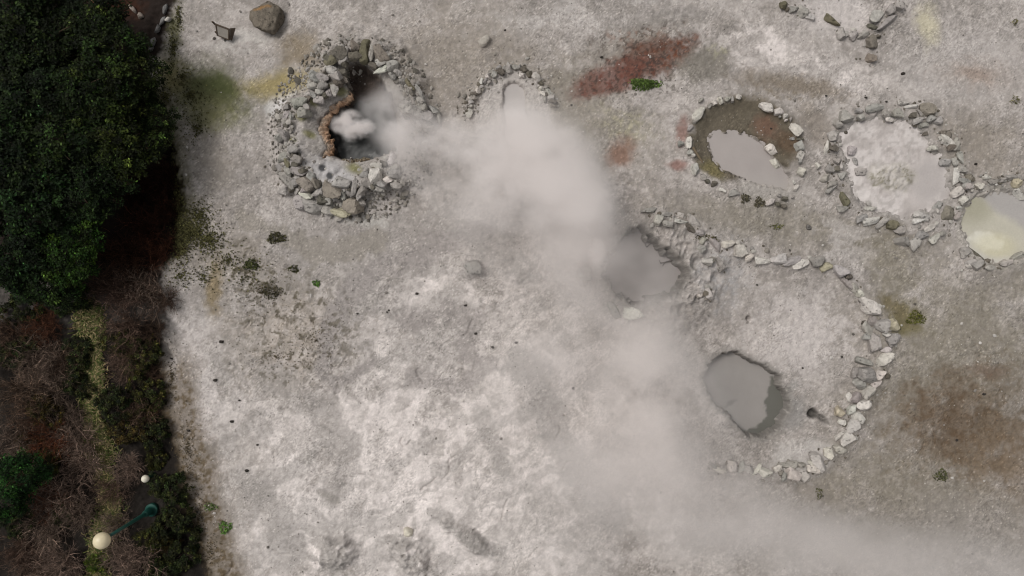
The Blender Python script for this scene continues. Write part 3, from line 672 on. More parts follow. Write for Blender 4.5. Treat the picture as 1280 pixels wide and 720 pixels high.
for ring, rows in STONES.items():
    name, where, (cx, cy), group = RING[ring]
    made = []
    for (px, py, L, W, ang, tone, inner) in rows:
        seed += 1
        g = np.random.default_rng(seed)
        kk = {'A': 1.24, 'F': 1.34, 'C': 1.10, 'B': 1.10, 'D': 1.22, 'H': 1.22}.get(ring, 1.2); kk *= g.uniform(.85, 1.3) if ring == 'A' else g.uniform(.92, 1.1); W_, L_ = W * S * kk, L * S * kk
        hh = min(.62 * W_ + .10, .48) * g.uniform(.8, 1.2)
        if ring == 'A': hh *= 1.1
        p0 = at(px, py, .1); zg = gz(p0.x, p0.y)
        sunk = .40 if ring not in 'AF' else .33
        zc = zg + hh * (.5 - sunk)
        p = at(px, py, zc + hh * .25)
        v, f = rock_mesh(L_, W_, hh, seed, 3, .035 if tone != 'w' else .02, 6, .004)
        tilt = Matrix.Rotation(-R(ang), 3, 'Z') @ Matrix.Rotation(g.normal() * .24, 3, 'X') @ Matrix.Rotation(g.normal() * .16, 3, 'Y')
        v = v @ np.array(tilt).T
        me = mesh_from(name, v, f, M_rock, False)
        o = link(name, me, None, (p.x, p.y, zc))
        tv = g.uniform(.82, 1.14)
        o.color = tuple(c * tv * (1 + g.normal() * .015) for c in TONE[tone]) + (1,)
        dx, dy = px - cx, py - cy
        th = math.degrees(math.atan2(dx, -dy)) % 360
        hour = CLOCK[int(round(th / 30)) % 12]
        rr = L / max(W, 1)
        shape = 'long' if rr > 2.1 else ('elongated' if rr > 1.55 else 'blocky')
        size = 'large' if L * W > 240 else ('small' if L * W < 75 else '')
        base = ' '.join(w for w in (size, TW[tone], shape, name) if w)
        base += (" inside" if inner else " at %s o'clock in" % hour) + ' ' + where
        made.append((o, base, th, math.hypot(dx, dy)))
        o['group'] = group; o['category'] = name
    by = {}
    for m in made: by.setdefault(m[1], []).append(m)
    for base, ms in by.items():
        if len(ms) == 1: ms[0][0]['label'] = base; continue
        ms.sort(key=lambda m: m[3])
        rad = ms[-1][3] - ms[0][3]
        if len(ms) == 2 and rad > 9:
            ms[0][0]['label'] = base.replace(' in the', ', inner, in the', 1); ms[1][0]['label'] = base.replace(' in the', ', outer, in the', 1)
            continue
        ms.sort(key=lambda m: m[2])
        for i, m in enumerate(ms):
            m[0]['label'] = base + (', %s clockwise' % ORD[i])

# big round boulder near the top edge
def boulder(px, py, L, W, hh, ang, c, label, sub=4, nm='boulder', seed=5, sink=.3):
    p0 = at(px, py, hh * .3); v, f = rock_mesh(L * S, W * S, hh, seed, sub, .11 if sub == 4 else .06, 18 if sub == 4 else 10, .07 if sub == 4 else .015, .93 if sub == 4 else .62)
    v = v @ np.array(Matrix.Rotation(-R(ang), 3, 'Z')).T
    o = link(nm, mesh_from(nm, v, f, M_rock, True), None, (p0.x, p0.y, gz(p0.x, p0.y) + hh * (.5 - sink)))
    o.color = (*c, 1); return tag(o, label, nm)
bo = boulder(335, 21, 44, 40, .70, 25, (.15, .128, .102), 'big round brown boulder with a rusty streak near the square board', 4, 'boulder', 77, .22)
bo.color = (.15, .128, .102, 1)
def lichen(o, cx, cy, rx, ry, c):
    me = o.data; n = len(me.vertices); co_ = np.empty(n * 3, np.float32); me.vertices.foreach_get('co', co_); co_ = co_.reshape(-1, 3)
    e = ell(co_[:, 0], co_[:, 1], cx, cy, rx, ry, 8) + (fbm(co_[:, 0] + 5, co_[:, 1], 9, 3, 7) - .5) * 1.2
    cc = np.ones((n, 4), np.float32); cc[:, :3] = np.array((.15, .128, .102)) + (np.array(c) - np.array((.15, .128, .102))) * sm(1.1, .5, e)[:, None]
    cc[:, :3] *= (.7 + .6 * fbm(co_[:, 0] + 9, co_[:, 1] + co_[:, 2], 7, 4, 19))[:, None]
    a_ = me.color_attributes.new('tint', 'FLOAT_COLOR', 'POINT'); a_.data.foreach_set('color', cc.ravel())
    me.materials.clear(); me.materials.append(M_sinter)
lichen(bo, -.10, .22, .30, .07, (.25, .15, .07))
boulder(591, 334, 24, 20, .30, 0, (.27, .255, .235), 'lone grey rock on bare ground beneath the steam plume', 3, 'boulder', 78)
boulder(605, 52, 18, 12, .18, -40, (.36, .33, .29), 'low pale rock on bare ground above the stone arc', 3, 'boulder', 79)
boulder(510, 666, 15, 12, .25, 20, (.52, .48, .40), 'cream lump of crust topping the ridged white outcrop', 3, 'boulder', 82)
boulder(730, 342, 20, 18, .3, 0, (.30, .285, .265), 'grey rock standing in steam beside the crater pool', 3, 'boulder', 80)
boulder(1012, 284, 9, 8, .14, 0, (.14, .13, .12), 'small dark rock alone between two stone rings', 3, 'boulder', 81)
# broken stones of the low kerb by the thicket
for i, (px, py, L, W, ang, c) in enumerate([(211,25,9,6,-20,(.50,.47,.43)),(203,27,15,6,-60,(.16,.155,.15)),(199,38,12,6,-70,(.15,.145,.14)),(193,52,13,6,-65,(.14,.135,.13)),(190,62,8,5,-60,(.13,.125,.12)),(207,12,14,5,-75,(.15,.145,.14))]):
    o = boulder(px, py, L, W, .22, ang, c, ['bright white stone on the grassy strip by the thicket', 'second dark slab from the white stone, in the thicket kerb', 'third dark slab down the thicket kerb', 'fourth dark slab down the thicket kerb', 'lowest small slab of the thicket kerb', 'topmost dark slab of the thicket kerb'][i], 3, 'kerb_stone', 90 + i)
    o['category'] = 'stone'; o['group'] = 'stones of the thicket kerb'
for i, (px, py, L, W, ang, c, l) in enumerate([(165,10,16,6,55,(.26,.22,.19),'pale splintered rock on red soil in the thicket'),(176,20,9,7,-40,(.33,.28,.24),'pale pointed rock beside red soil in the thicket'),(122,5,14,8,10,(.15,.07,.045),'reddish rock on red soil at the top edge')]):
    boulder(px, py, L, W, .25, ang, c, l, 3, 'boulder', 120 + i)

# ---------------------------------------------------------------- loose grit (nobody could count it)
def scatter_grit(name, n, sampler, size, cols, seedv):
    g = np.random.default_rng(seedv); u, f = ICO[1]
    VV = []; FF = []; CC = []; k = 0
    for (px, py) in sampler(g, n):
        p = at(px, py); s = g.uniform(*size) * (1 + 1.3 * (g.random() < .08))
        v = u * g.uniform(.65, 1.15, (len(u), 1)) * np.array([s, s * g.uniform(.6, 1), s * .6])
        a = g.uniform(0, 6.28); v = v @ np.array([[math.cos(a), math.sin(a), 0], [-math.sin(a), math.cos(a), 0], [0, 0, 1]])
        VV.append(v + np.array([p.x, p.y, gz(p.x, p.y) + s * .25])); FF.append(f + k); k += len(u)
        CC.append(np.tile(np.array(cols[g.integers(len(cols))]) * g.uniform(.75, 1.15), (len(u), 1)))
    o = link(name, mesh_from(name, np.vstack(VV), np.vstack(FF), M_gravel, False, np.vstack(CC)))
    return o
def s_all(g, n):
    out = []
    while len(out) < n:
        px, py = g.uniform(205, 1290), g.uniform(-5, 725)
        if px < np.interp(py, [e[0] for e in EDGE], [e[1] for e in EDGE]): continue
        if vn(np.array([px * .012]), np.array([py * .012]), 9)[0] < g.random() * .9: continue
        out.append((px, py))
    return out
tag(scatter_grit('gravel', 1700, s_all, (.010, .030), [(.50, .47, .44), (.42, .39, .36), (.22, .2, .18), (.10, .09, .08)], 3), 'fine loose grit strewn over the bare ground', 'gravel', None, 'stuff')
def s_ring(g, n):
    rows = [r for kk_, rr in STONES.items() if kk_ not in 'C' for r in rr]; out = []
    for _ in range(n):
        r = rows[g.integers(len(rows))]
        out.append((r[0] + g.normal() * 6, r[1] + g.normal() * 6))
    return out
def s_heap(g, n):
    out = []
    while len(out) < n:
        a = g.uniform(0, 6.283); r = g.uniform(.8, 1.25)
        px, py = 445 + math.cos(a) * 88 * r, 163 + math.sin(a) * 92 * r
        if poly_sdf(np.array([px]), np.array([py]), A_BASIN)[0] > 14 and px < 540: out.append((px, py))
    return out
tag(scatter_grit('rubble', 1300, s_heap, (.025, .07), [(.34, .315, .285), (.28, .26, .235), (.20, .18, .155), (.11, .10, .085)], 6), 'small angular rubble filling the gaps of the rock heap', 'rubble', None, 'stuff')
tag(scatter_grit('rubble', 2400, s_ring, (.018, .055), [(.36, .34, .31), (.30, .28, .26), (.22, .20, .175), (.12, .105, .085)], 4), 'rubble chips lying between the ring stones', 'rubble', None, 'stuff')
lumps = [(290,527,5),(277,427,5),(270,475,5),(309,588,5),(236,538,4),(214,448,4),(207,500,5),(582,382,4),(521,367,4),(484,390,3),(595,417,4),(616,434,4),(645,428,4),(716,485,4),(1032,120,3),(1108,127,3),(631,38,3),(752,72,4),(714,132,3),(1082,122,4),(1052,446,3),(1003,460,3),(1220,205,4),(1129,92,5),(1195,550,4),(1228,492,4),(965,160,3),(447,392,3),(486,388,3),(300,500,3),(246,640,3),(322,556,3)]
for i, (px, py, s) in enumerate(lumps):
    v, f = rock_mesh(s * S * 1.1, s * S * .8, s * S * .6, 3000 + i, 2, .08, 8)
    p = at(px, py); o = link('pebble', mesh_from('pebble', v, f, M_rock, True), None, (p.x, p.y, gz(p.x, p.y) + .02))
    o.color = (.035, .03, .026, 1)
    tag(o, 'tiny dark pebble alone on the bare pale ground', 'pebble', 'dark pebbles strewn over the bare ground')

# dead stick in ring C and drift twigs in the crater pool
def tube_path(pts, r0, r1, sides=5):
    pts = [Vector(p) for p in pts]; VV = []; FF = []
    for i, p in enumerate(pts):
        d = (pts[min(i + 1, len(pts) - 1)] - pts[max(i - 1, 0)]).normalized()
        a = d.orthogonal().normalized(); b = d.cross(a)
        r = r0 + (r1 - r0) * i / (len(pts) - 1)
        for k in range(sides):
            t = 6.2832 * k / sides
            VV.append(p + a * math.cos(t) * r + b * math.sin(t) * r)
    for i in range(len(pts) - 1):
        for k in range(sides):
            FF.append((i * sides + k, i * sides + (k + 1) % sides, (i + 1) * sides + (k + 1) % sides, (i + 1) * sides + k))
    return [tuple(v) for v in VV], FF
def stick(paths, label, c, cat='stick'):
    VV = []; FF = []
    for pts, r0, r1 in paths:
        v, f = tube_path(pts, r0, r1); k = len(VV); VV += v; FF += [tuple(q + k for q in ff) for ff in f]
    o = link('stick', mesh_from('stick', VV, FF, M_twig, True, np.tile(np.array(c), (len(VV), 1))))
    return tag(o, label, cat)
stick([([at(866, 184, .12), at(871, 192, .1), at(878, 203, .02)], .05, .04)], 'straight brown stick leaning inside the ring round the brown hollow', (.16, .125, .085))
z0 = -.36
stick([([at(825, 329, z0), at(831, 328, z0 + .02), at(838, 326, z0 + .05), at(850, 324, z0 + .1)], .02, .03), ([at(831, 328, z0), at(828, 333, z0)], .015, .01), ([at(826, 329, z0), at(824, 325, z0)], .015, .008)], 'forked dark twig lying in the steaming crater pool', (.06, .052, .045))
stick([([at(806, 304, z0), at(808, 309, z0), at(814, 304, z0)], .012, .010)], 'thin bent twig in the crater pool beside its upper rim', (.09, .08, .075))

# ---------------------------------------------------------------- tilted board
def box_v(a, b):
    (x0, y0, z0), (x1, y1, z1) = a, b
    return [(x0,y0,z0),(x1,y0,z0),(x1,y1,z0),(x0,y1,z0),(x0,y0,z1),(x1,y0,z1),(x1,y1,z1),(x0,y1,z1)], [(3,2,1,0),(4,5,6,7),(0,1,5,4),(1,2,6,5),(2,3,7,6),(3,0,4,7)]
def hexa(bot, top):
    return list(bot) + list(top), [(3,2,1,0),(4,5,6,7),(0,1,5,4),(1,2,6,5),(2,3,7,6),(3,0,4,7)]
def simple(name, parts, mat, parent=None, bevel=.004):
    bm = bmesh.new()
    for v, f in parts:
        vs = [bm.verts.new(p) for p in v]
        for q in f: bm.faces.new([vs[i] for i in q])
    bmesh.ops.recalc_face_normals(bm, faces=bm.faces)
    if bevel: bmesh.ops.bevel(bm, geom=list(bm.edges), offset=bevel, segments=2, profile=.5, affect='EDGES')
    me = bpy.data.meshes.new(name); bm.to_mesh(me); bm.free(); me.materials.append(mat)
    return link(name, me, parent)
bp = at(281, 41, 0); bd = empty('information_board', (bp.x, bp.y, gz(bp.x, bp.y)))
tag(bd, 'small square tilted board in a dark wooden frame on bare ground', 'board')
def loc(px, py, z):
    q = at(px, py, z); return (q.x - bp.x, q.y - bp.y, z - bd.location.z)
tl, tr, br, bl = loc(269, 30, .42), loc(286.5, 36.5, .40), loc(286.5, 50.5, .16), loc(271, 44.5, .16)
q = [Vector(p) for p in (bl, br, tr, tl)]
nz_ = (q[1] - q[0]).cross(q[3] - q[0]).normalized()
cen = sum(q, Vector()) / 4
inn = [cen + (p - cen) * .84 for p in q]
simple('panel', [hexa([tuple(p - nz_ * .03) for p in inn], [tuple(p - nz_ * .004) for p in inn])], M_panel, bd, .002)
bars = []
for i in range(4):
    j = (i + 1) % 4
    bars.append(hexa([tuple(v) for v in (q[i] - nz_ * .045, q[j] - nz_ * .045, inn[j] - nz_ * .045, inn[i] - nz_ * .045)], [tuple(v) for v in (q[i] + nz_ * .012, q[j] + nz_ * .012, inn[j] + nz_ * .012, inn[i] + nz_ * .012)]))
simple('frame', bars, M_wood_dark, bd, .003)
e1 = Vector(loc(294.5, 35.5, .30)); e2 = Vector(loc(290, 51.5, -.02)); g1 = q[2] - nz_ * .05; g2 = q[1] - nz_ * .05
off = Vector((.02, .0, 0))
simple('side_board', [hexa([tuple(v) for v in (g2, e2, e1, g1)], [tuple(v + Vector((.012, .004, .03))) for v in (g2, e2, e1, g1)])], M_wood_dark, bd, .003)
for px, py in ((273, 43), (284, 48), (272, 33)):
    b_ = Vector(loc(px, py, bd.location.z - .05)); t_ = Vector(loc(px, py, .20 if py > 40 else .36)); t_ = Vector((b_.x, b_.y, t_.z))
    s_ = .022
    simple('leg', [box_v((b_.x - s_, b_.y - s_, b_.z), (b_.x + s_, b_.y + s_, t_.z))], M_wood_dark, bd, .003)

# ---------------------------------------------------------------- lamp post and capped marker post
def lathe(name, prof, mat, parent, base=(0, 0, 0), seg=28):
    VV = []; FF = []
    for r, z in prof:
        for k in range(seg):
            t = 6.28318 * k / seg
            VV.append((base[0] + r * math.cos(t), base[1] + r * math.sin(t), base[2] + z))
    n = len(prof)
    for i in range(n - 1):
        for k in range(seg):
            FF.append((i * seg + k, i * seg + (k + 1) % seg, (i + 1) * seg + (k + 1) % seg, (i + 1) * seg + k))
    me = mesh_from(name, VV, FF, mat, True)
    bm = bmesh.new(); bm.from_mesh(me)
    bm.edges.ensure_lookup_table()
    be = [e for e in bm.edges if e.is_boundary]
    if be: bmesh.ops.holes_fill(bm, edges=be, sides=0)
    bmesh.ops.recalc_face_normals(bm, faces=bm.faces); bm.to_mesh(me); bm.free()
    return link(name, me, parent)
lb = at(192, 636, .0); lz = gz(lb.x, lb.y)
lamp = empty('street_lamp', (lb.x, lb.y, lz)); tag(lamp, 'green lamp post with a cream globe among the dry shrubs', 'street lamp')
HT = 2.78
lathe('pole', [(.075, .0), (.075, .6), (.06, .65), (.05, 1.6), (.042, HT - .30)], M_green_paint, lamp)
lathe('base', [(.20, -.05), (.20, .16), (.185, .18), (.13, .18), (.12, .30), (.10, .52), (.085, .56), (.0751, .57)], M_green_paint, lamp)
lathe('collar', [(.042, HT - .34), (.085, HT - .30), (.10, HT - .22), (.08, HT - .19), (.0, HT - .185)], M_green_paint, lamp)
sph = [(max(.001, .225 * math.sin(math.pi * i / 20)), HT + .01 - .205 * math.cos(math.pi * i / 20)) for i in range(21)]
gl = lathe('globe', sph, M_globe, lamp)
mp = at(194, 592, 0); mk = empty('marker_post', (mp.x, mp.y, gz(mp.x, mp.y))); tag(mk, 'short post with a white domed cap in shrubs above the lamp', 'post')
lathe('pole', [(.06, -.05), (.06, .5), (.05, .52)], M_green_paint, mk)
lathe('cap', [(.06, .50), (.115, .51), (.11, .57), (.085, .62), (.045, .65), (.001, .66)], M_white_cap, mk)

# ---------------------------------------------------------------- plants
def leaves_np(centers, normals, size, cols, g, asp=.55):
    n = len(centers)
    nr = normals + g.normal(size=(n, 3)) * .55; nr /= np.linalg.norm(nr, axis=1)[:, None]
    t = g.normal(size=(n, 3)); t -= nr * (t * nr).sum(1)[:, None]; t /= np.linalg.norm(t, axis=1)[:, None]
    b = np.cross(nr, t)
    s = size * g.uniform(.6, 1.3, n)[:, None]
    v = np.stack([centers - t * s, centers + b * s * asp + nr * s * .15, centers + t * s, centers - b * s * asp + nr * s * .15], 1)
    c = np.repeat(cols[:, None, :], 4, 1)
    f = np.arange(n * 4).reshape(n, 4)
    return v.reshape(-1, 3), f, c.reshape(-1, 3)

def crown_mesh(rad, hgt, seedv, nclump=150, per=46, size=.055, base=(.035, .055, .016), var=.5, lean=0.):
    """leaf clumps spread through an uneven dome; clumps differ in leaf tone"""
    g = np.random.default_rng(seedv)
    lob = g.uniform(0, 6.28, 5)
    P = []; N = []; K = []
    for i in range(nclump):
        th = g.uniform(0, 6.283); u = g.uniform(.0, 1) ** .5; el = g.uniform(-.15, 1)
        rr = 1 + .25 * math.sin(2 * th + lob[0]) + .18 * math.sin(3 * th + lob[1]) + .10 * math.sin(5 * th + lob[2])
        e = math.asin(np.clip(el, -1, 1)); shell = g.uniform(.72, 1.05)
        c = np.array([math.cos(th) * math.cos(e) * rad * rr * shell, math.sin(th) * math.cos(e) * rad * rr * shell, (math.sin(e) * .9) * hgt * shell * (.85 + .3 * g.random())])
        cr = rad * g.uniform(.13, .24)
        q = g.normal(size=(per, 3)); q /= np.linalg.norm(q, axis=1)[:, None]
        q *= cr * g.uniform(.35, 1.0, (per, 1)); q[:, 2] *= .6
        P.append(c + q)
        nn = np.array([0, 0, 1.0]) * .9 + c / np.linalg.norm(c) * .4
        N.append(np.tile(nn, (per, 1)))
        tone = np.array(base) * math.exp(g.normal() * var * .6) * np.array([g.uniform(.8, 1.25), 1, g.uniform(.7, 1.1)])
        K.append(tone * np.exp(g.normal(size=(per, 1)) * .5) * np.where(g.random((per, 1)) < .10, 2.6, 1.0))  # a few much brighter leaves: lit leaf tops put into the colour
    P = np.vstack(P); N = np.vstack(N); K = np.vstack(K)
    v, f, c = leaves_np(P, N, size, K, g)
    return mesh_from('crown', v, f, M_leaf, False, c)

def branch_set(g, n, length, spread, up, r0, sub=5, depth=2, droop=.2):
    """tapered curved branches from the base: lists of (points, r0, r1)"""
    out = []
    def grow(p, d, L, r, lev):
        pts = [p]; q = p.copy(); dd = d.copy(); segs = 5
        for s in range(segs):
            dd = dd + g.normal(size=3) * .16; dd[2] -= droop * .08 * (s / segs); dd /= np.linalg.norm(dd)
            q = q + dd * L / segs; pts.append(q.copy())
            if lev < depth and s >= 1:
                for _ in range(sub if lev == 0 else 2):
                    if g.random() < .55:
                        d2 = dd + g.normal(size=3) * .55; d2[2] += .12; d2 /= np.linalg.norm(d2)
                        grow(q.copy(), d2, L * g.uniform(.28, .5), r * .55, lev + 1)
        out.append((np.array(pts), r, r * .35))
    for i in range(n):
        th = g.uniform(0, 6.283); s = g.uniform(.1, 1) * spread
        d = np.array([math.cos(th) * s, math.sin(th) * s, up]); d /= np.linalg.norm(d)
        b = np.array([math.cos(th), math.sin(th), 0]) * .12 * g.random()
        grow(b, d, length * g.uniform(.6, 1.1), r0, 0)
    return out

def tubes_np(paths, g, base, var=.3, sides=3, asvert=False):
    VV = []; FF = []; CC = []; k = 0
    for pts, r0, r1 in paths:
        m = len(pts)
        d = np.gradient(pts, axis=0); d /= np.linalg.norm(d, axis=1)[:, None] + 1e-9
        a = np.cross(d, [.31, .22, .92]); a /= np.linalg.norm(a, axis=1)[:, None] + 1e-9
        b = np.cross(d, a); r = np.linspace(r0, r1, m)[:, None]
        ring = [pts + (a * math.cos(t) + b * math.sin(t)) * r for t in np.arange(sides) * 6.28318 / sides]
        v = np.stack(ring, 1).reshape(-1, 3)
        i = np.arange((m - 1))[:, None] * sides; j = np.arange(sides)[None]
        f = np.stack([i + j, i + (j + 1) % sides, i + sides + (j + 1) % sides, i + sides + j], -1).reshape(-1, 4)
        VV.append(v); FF.append(f + k); k += len(v)
        CC.append(np.tile(np.array(base) * math.exp(g.normal() * var), (len(v), 1)))
    return np.vstack(VV), np.vstack(FF), np.vstack(CC)

def branches_mesh(name, seedv, n, length, spread, up, r0, base, sub=4, depth=2, var=.3):
    g = np.random.default_rng(seedv)
    v, f, c = tubes_np(branch_set(g, n, length, spread, up, r0, sub, depth), g, base, var)
    return mesh_from(name, v, f, M_stem, True, c)

# tree prototypes: crown and a tapered trunk with limbs
CROWNS = [crown_mesh(1.25, .95, 500 + i, 210, 60, .050, (.0062, .0108, .0030), .85) for i in range(4)]
def trunk_mesh(seedv, h):
    g = np.random.default_rng(seedv); paths = []
    pts = np.array([[g.normal() * .03 * i, g.normal() * .03 * i, -.1 + (h + .1) * i / 5] for i in range(6)])
    paths.append((pts, .11, .06))
    for i in range(7):
        th = i * .9 + g.random(); k = 3 + g.integers(3)
        b = pts[min(k, 5)]
        e = b + np.array([math.cos(th) * .75, math.sin(th) * .75, .12 + .2 * g.random()])
        paths.append((np.array([b, b * .5 + e * .5 + [0, 0, .12], e]), .045, .012))
    v, f, c = tubes_np(paths, g, (.03, .022, .015), .1, 7)
    return mesh_from('trunk', v, f, M_bark, True, c)
TRUNKS = [trunk_mesh(520 + i, 2.0) for i in range(2)]
trees = [
 (14,22,1.0,2.9,(1,1,1),'dark evergreen tree filling the top corner of the thicket'),
 (62,52,.85,2.7,(.9,.85,.8),'dark tree with bare pale twigs poking through, near the top corner'),
 (128,60,.85,2.6,(1.15,1.1,.9),'dark evergreen tree below the red soil patch'),
 (150,105,.72,2.4,(1.35,1.2,.9),'dark tree with olive leaf tips at the thicket edge beside the yellowed ground'),
 (40,108,.95,2.9,(.9,.95,1),'dark tree on the picture edge, third down from the top corner'),
 (98,118,.9,2.8,(1.2,1.15,.9),'evergreen tree in the middle of the upper thicket'),
 (8,178,.95,2.9,(.85,.95,1),'dark tree cut by the picture edge, fourth down from the top corner'),
 (64,182,.95,2.8,(1.1,1.15,.9),'evergreen tree just below the middle of the upper thicket'),
 (128,168,.85,2.6,(1.5,1.35,.9),'lightest olive tree of the upper thicket, facing the rock heap'),
 (160,178,.55,2.2,(1.3,1.2,.9),'small olive tree at the outer edge of the upper thicket, below the yellowed ground'),
 (30,245,.95,2.8,(.8,1.0,.95),'dark tree above the bright green tree, on the picture edge side'),
 (92,240,.8,2.5,(.85,1.0,.9),'dark tree directly above the bright green tree'),
 (14,312,.85,2.5,(.8,1.0,.95),'very dark tree on the picture edge beside the bright green tree'),
 (76,315,.78,2.3,(1.7,2.1,1.1),'bright green tree at the lower end of the thicket'),
 (45,345,.7,2.0,(1.1,1.3,1.0),'dark green tree tucked below the bright green tree'),
 (6,610,.7,1.9,(.8,1.5,.9),'dark green tree on the picture edge beyond the lamp'),
 (180,140,.5,2.0,(1.1,1.1,.9),'small dark tree at the outer thicket edge, level with the yellowed ground'),
 (100,20,.7,2.4,(.8,.8,.8),'dark tree between the top corner and the red soil'),
 (112,215,.7,2.4,(.8,.9,.9),'dark tree at the thicket edge beside the dark hollow'),
 (-35,80,1.0,3.0,(1,1,1),'dark tree outside the upper picture edge of the thicket'),
 (-35,230,1.0,3.0,(1,1,1),'dark tree outside the picture edge beside the upper thicket'),
]
for i, (px, py, s, ht, tint, lab) in enumerate(trees):
    zc = ht - .75
    p = at(px, py, zc + .35); zg = gz(p.x, p.y)
    t = empty('evergreen_tree', (p.x, p.y, zg)); tag(t, lab, 'tree', 'evergreen trees of the thicket')
    tk = link('trunk', TRUNKS[i % 2], t); tk.scale = (s, s, (zc - zg + .2) / 2.0)
    cr = link('crown', CROWNS[i % 4], t); cr.location = (0, 0, zc - zg); cr.rotation_euler = (0, 0, i * 2.4); cr.scale = (s, s, s)
    cr.color = (*tint, 1)

# shrubs
SH_LEAF = [crown_mesh(.62, .55, 540 + i, 100, 48, .036, (.019, .020, .0075), .75) for i in range(3)]
SH_STEM = [branches_mesh('stems', 550 + i, 16, .6, .8, .8, .012, (.06, .045, .035), 3, 1) for i in range(2)]
DRY = [branches_mesh('twigs', 560 + i, 52, .85, 1.0, .8, .0115, (.098, .074, .060), 4, 2, .7) for i in range(4)]
def green_shrub(px, py, s, tint, lab, i):
    p = at(px, py, .4 * s); zg = gz(p.x, p.y)
    t = empty('shrub', (p.x, p.y, zg - .03)); tag(t, lab, 'shrub', 'leafy shrubs of the planted strip')
    a = link('stems', SH_STEM[i % 2], t); a.scale = (s, s, s)
    b = link('foliage', SH_LEAF[i % 3], t); b.location = (0, 0, .22 * s); b.scale = (s, s, s * .9); b.rotation_euler = (0, 0, i * 1.9); b.color = (*tint, 1)
def dry_shrub(px, py, s, tint, lab, i, flat=1.0):
    p = at(px, py, .3 * s); zg = gz(p.x, p.y)
    o = link('dry_shrub', DRY[i % 4], None, (p.x, p.y, zg - .03)); o.scale = (s, s, s * flat); o.rotation_euler = (0, 0, i * 1.37)
    o.color = (*tint, 1); tag(o, lab, 'dry shrub', 'leafless shrubs of the planted strip')
GB = (1.0, .95, .9); RB = (.75, .36, .22); DK = (.4, .33, .28); PG = (1.35, 1.25, 1.2)
dry = [
 (45,440,1.15,GB,'grey brown leafless shrub on the picture edge side of the grass strip, uppermost'),
 (28,490,1.1,(.85,.75,.65),'brown leafless shrub below the uppermost grey brown one, near the picture edge'),
 (62,482,1.0,GB,'grey leafless shrub next to the upper grass strip'),
 (55,405,.8,(.7,.4,.28),'reddish leafless shrub below the bright green tree'),
 (22,545,1.0,GB,'grey leafless shrub by the picture edge level with the marker post'),
 (62,545,.95,RB,'rust brown leafless shrub level with the narrow grass'),
 (98,555,1.0,PG,'pale twiggy shrub leaning on the grass strip above the lamp globe'),
 (35,600,.95,(.8,.7,.62),'brown leafless shrub left of the lamp globe and far from it'),
 (85,615,1.05,PG,'pale twiggy shrub above the cream lamp globe'),
 (60,655,1.1,GB,'large grey leafless shrub beside the cream lamp globe'),
 (25,690,1.0,(.75,.62,.55),'brown leafless shrub in the bottom corner'),
 (85,705,1.0,PG,'pale twiggy shrub at the bottom edge below the lamp globe'),
 (175,700,1.05,PG,'pale twiggy shrub at the bottom edge below the lamp foot'),
 (150,655,.8,GB,'grey twiggy shrub under the lamp pole'),
 (140,610,.8,(.8,.68,.6),'brown twiggy shrub above the lamp pole'),
 (165,585,.7,PG,'pale twiggy shrub beside the marker post'),
 (185,372,1.0,GB,'grey leafless shrub at the thicket end facing the bare ground'),
 (155,368,.95,(.85,.72,.68),'brownish leafless shrub below the dark hollow'),
 (160,405,.95,(.8,.68,.62),'brown leafless shrub above the dark leafy shrubs'),
 (190,415,.7,DK,'dark leafless shrub along the pale crust'),
 (150,465,.85,(.8,.7,.65),'brown leafless shrub halfway along the grass strip'),
 (172,285,1.0,(.33,.17,.12),'dark rusty shrub in the lower part of the dark hollow'),  # hollow shrubs from here: rusty dead bracken, tree shade put into the tints
 (195,315,.95,(.38,.2,.14),'dark rusty shrub at the bottom of the dark hollow by the green creepers'),
 (150,320,.9,(.4,.24,.17),'dark rusty shrub between the bright green tree and the dark hollow'),
 (190,220,1.0,(.22,.12,.09),'nearly black shrub in the upper part of the dark hollow'),
 (160,240,.9,(.22,.13,.1),'nearly black shrub behind the olive tree'),
 (200,265,.9,(.28,.15,.11),'nearly black shrub in the middle of the dark hollow'),
 (10,420,.9,(.6,.5,.42),'brown leafless shrub on the picture edge below the trees'),
 (40,465,.8,PG,'pale twiggy shrub among the brown ones near the picture edge'),
 (78,455,.8,(.8,.68,.6),'brown leafless shrub touching the far side of the upper grass strip'),
 (45,520,.9,(.75,.6,.5),'brown leafless shrub between two green ones near the picture edge'),
 (85,525,.85,GB,'grey twiggy shrub on the far side of the middle grass strip'),
 (8,580,.9,(.7,.55,.45),'brown leafless shrub on the picture edge above the dark green tree'),
 (110,580,.75,PG,'pale twiggy shrub just above the lamp, touching the grass strip'),
 (60,625,.85,RB,'rust brown leafless shrub beside the lamp globe'),
 (105,640,.7,GB,'grey twiggy shrub touching the lamp globe'),
 (45,705,.9,(.85,.75,.7),'brown leafless shrub at the bottom edge near the corner'),
 (150,690,.8,GB,'grey twiggy shrub at the bottom edge beside the fresh green one'),
 (205,375,.7,(.6,.5,.45),'small brown leafless shrub where the thicket meets pale crust'),
 (130,350,.8,(.5,.38,.32),'dark brown leafless shrub beside the bright green tree'),
 (165,350,.9,(.6,.48,.42),'dark brown leafless shrub below the rusty ones'),
 (165,440,.8,(.7,.58,.52),'brown twiggy shrub among olive ones of the planted edge'),
 (175,515,.8,(.75,.62,.55),'brown twiggy shrub among olive ones above the marker post'),
 (190,470,.6,(.6,.5,.42),'small brown twiggy shrub on the planted edge'),
 (45,38,.6,(.8,.75,.65),'bare pale twigs poking out of the tree near the top corner'),
]
for i, (px, py, s, t, lab) in enumerate(dry):
    if 'poking' in lab:
        p = at(px, py, 2.3); o = link('bare_branch', DRY[i % 4], None, (p.x, p.y, 2.2)); o.scale = (s, s, s * .7); o.color = (*t, 1)
        tag(o, lab, 'branch')
        continue
    dry_shrub(px, py, s, t, lab, i, .8)
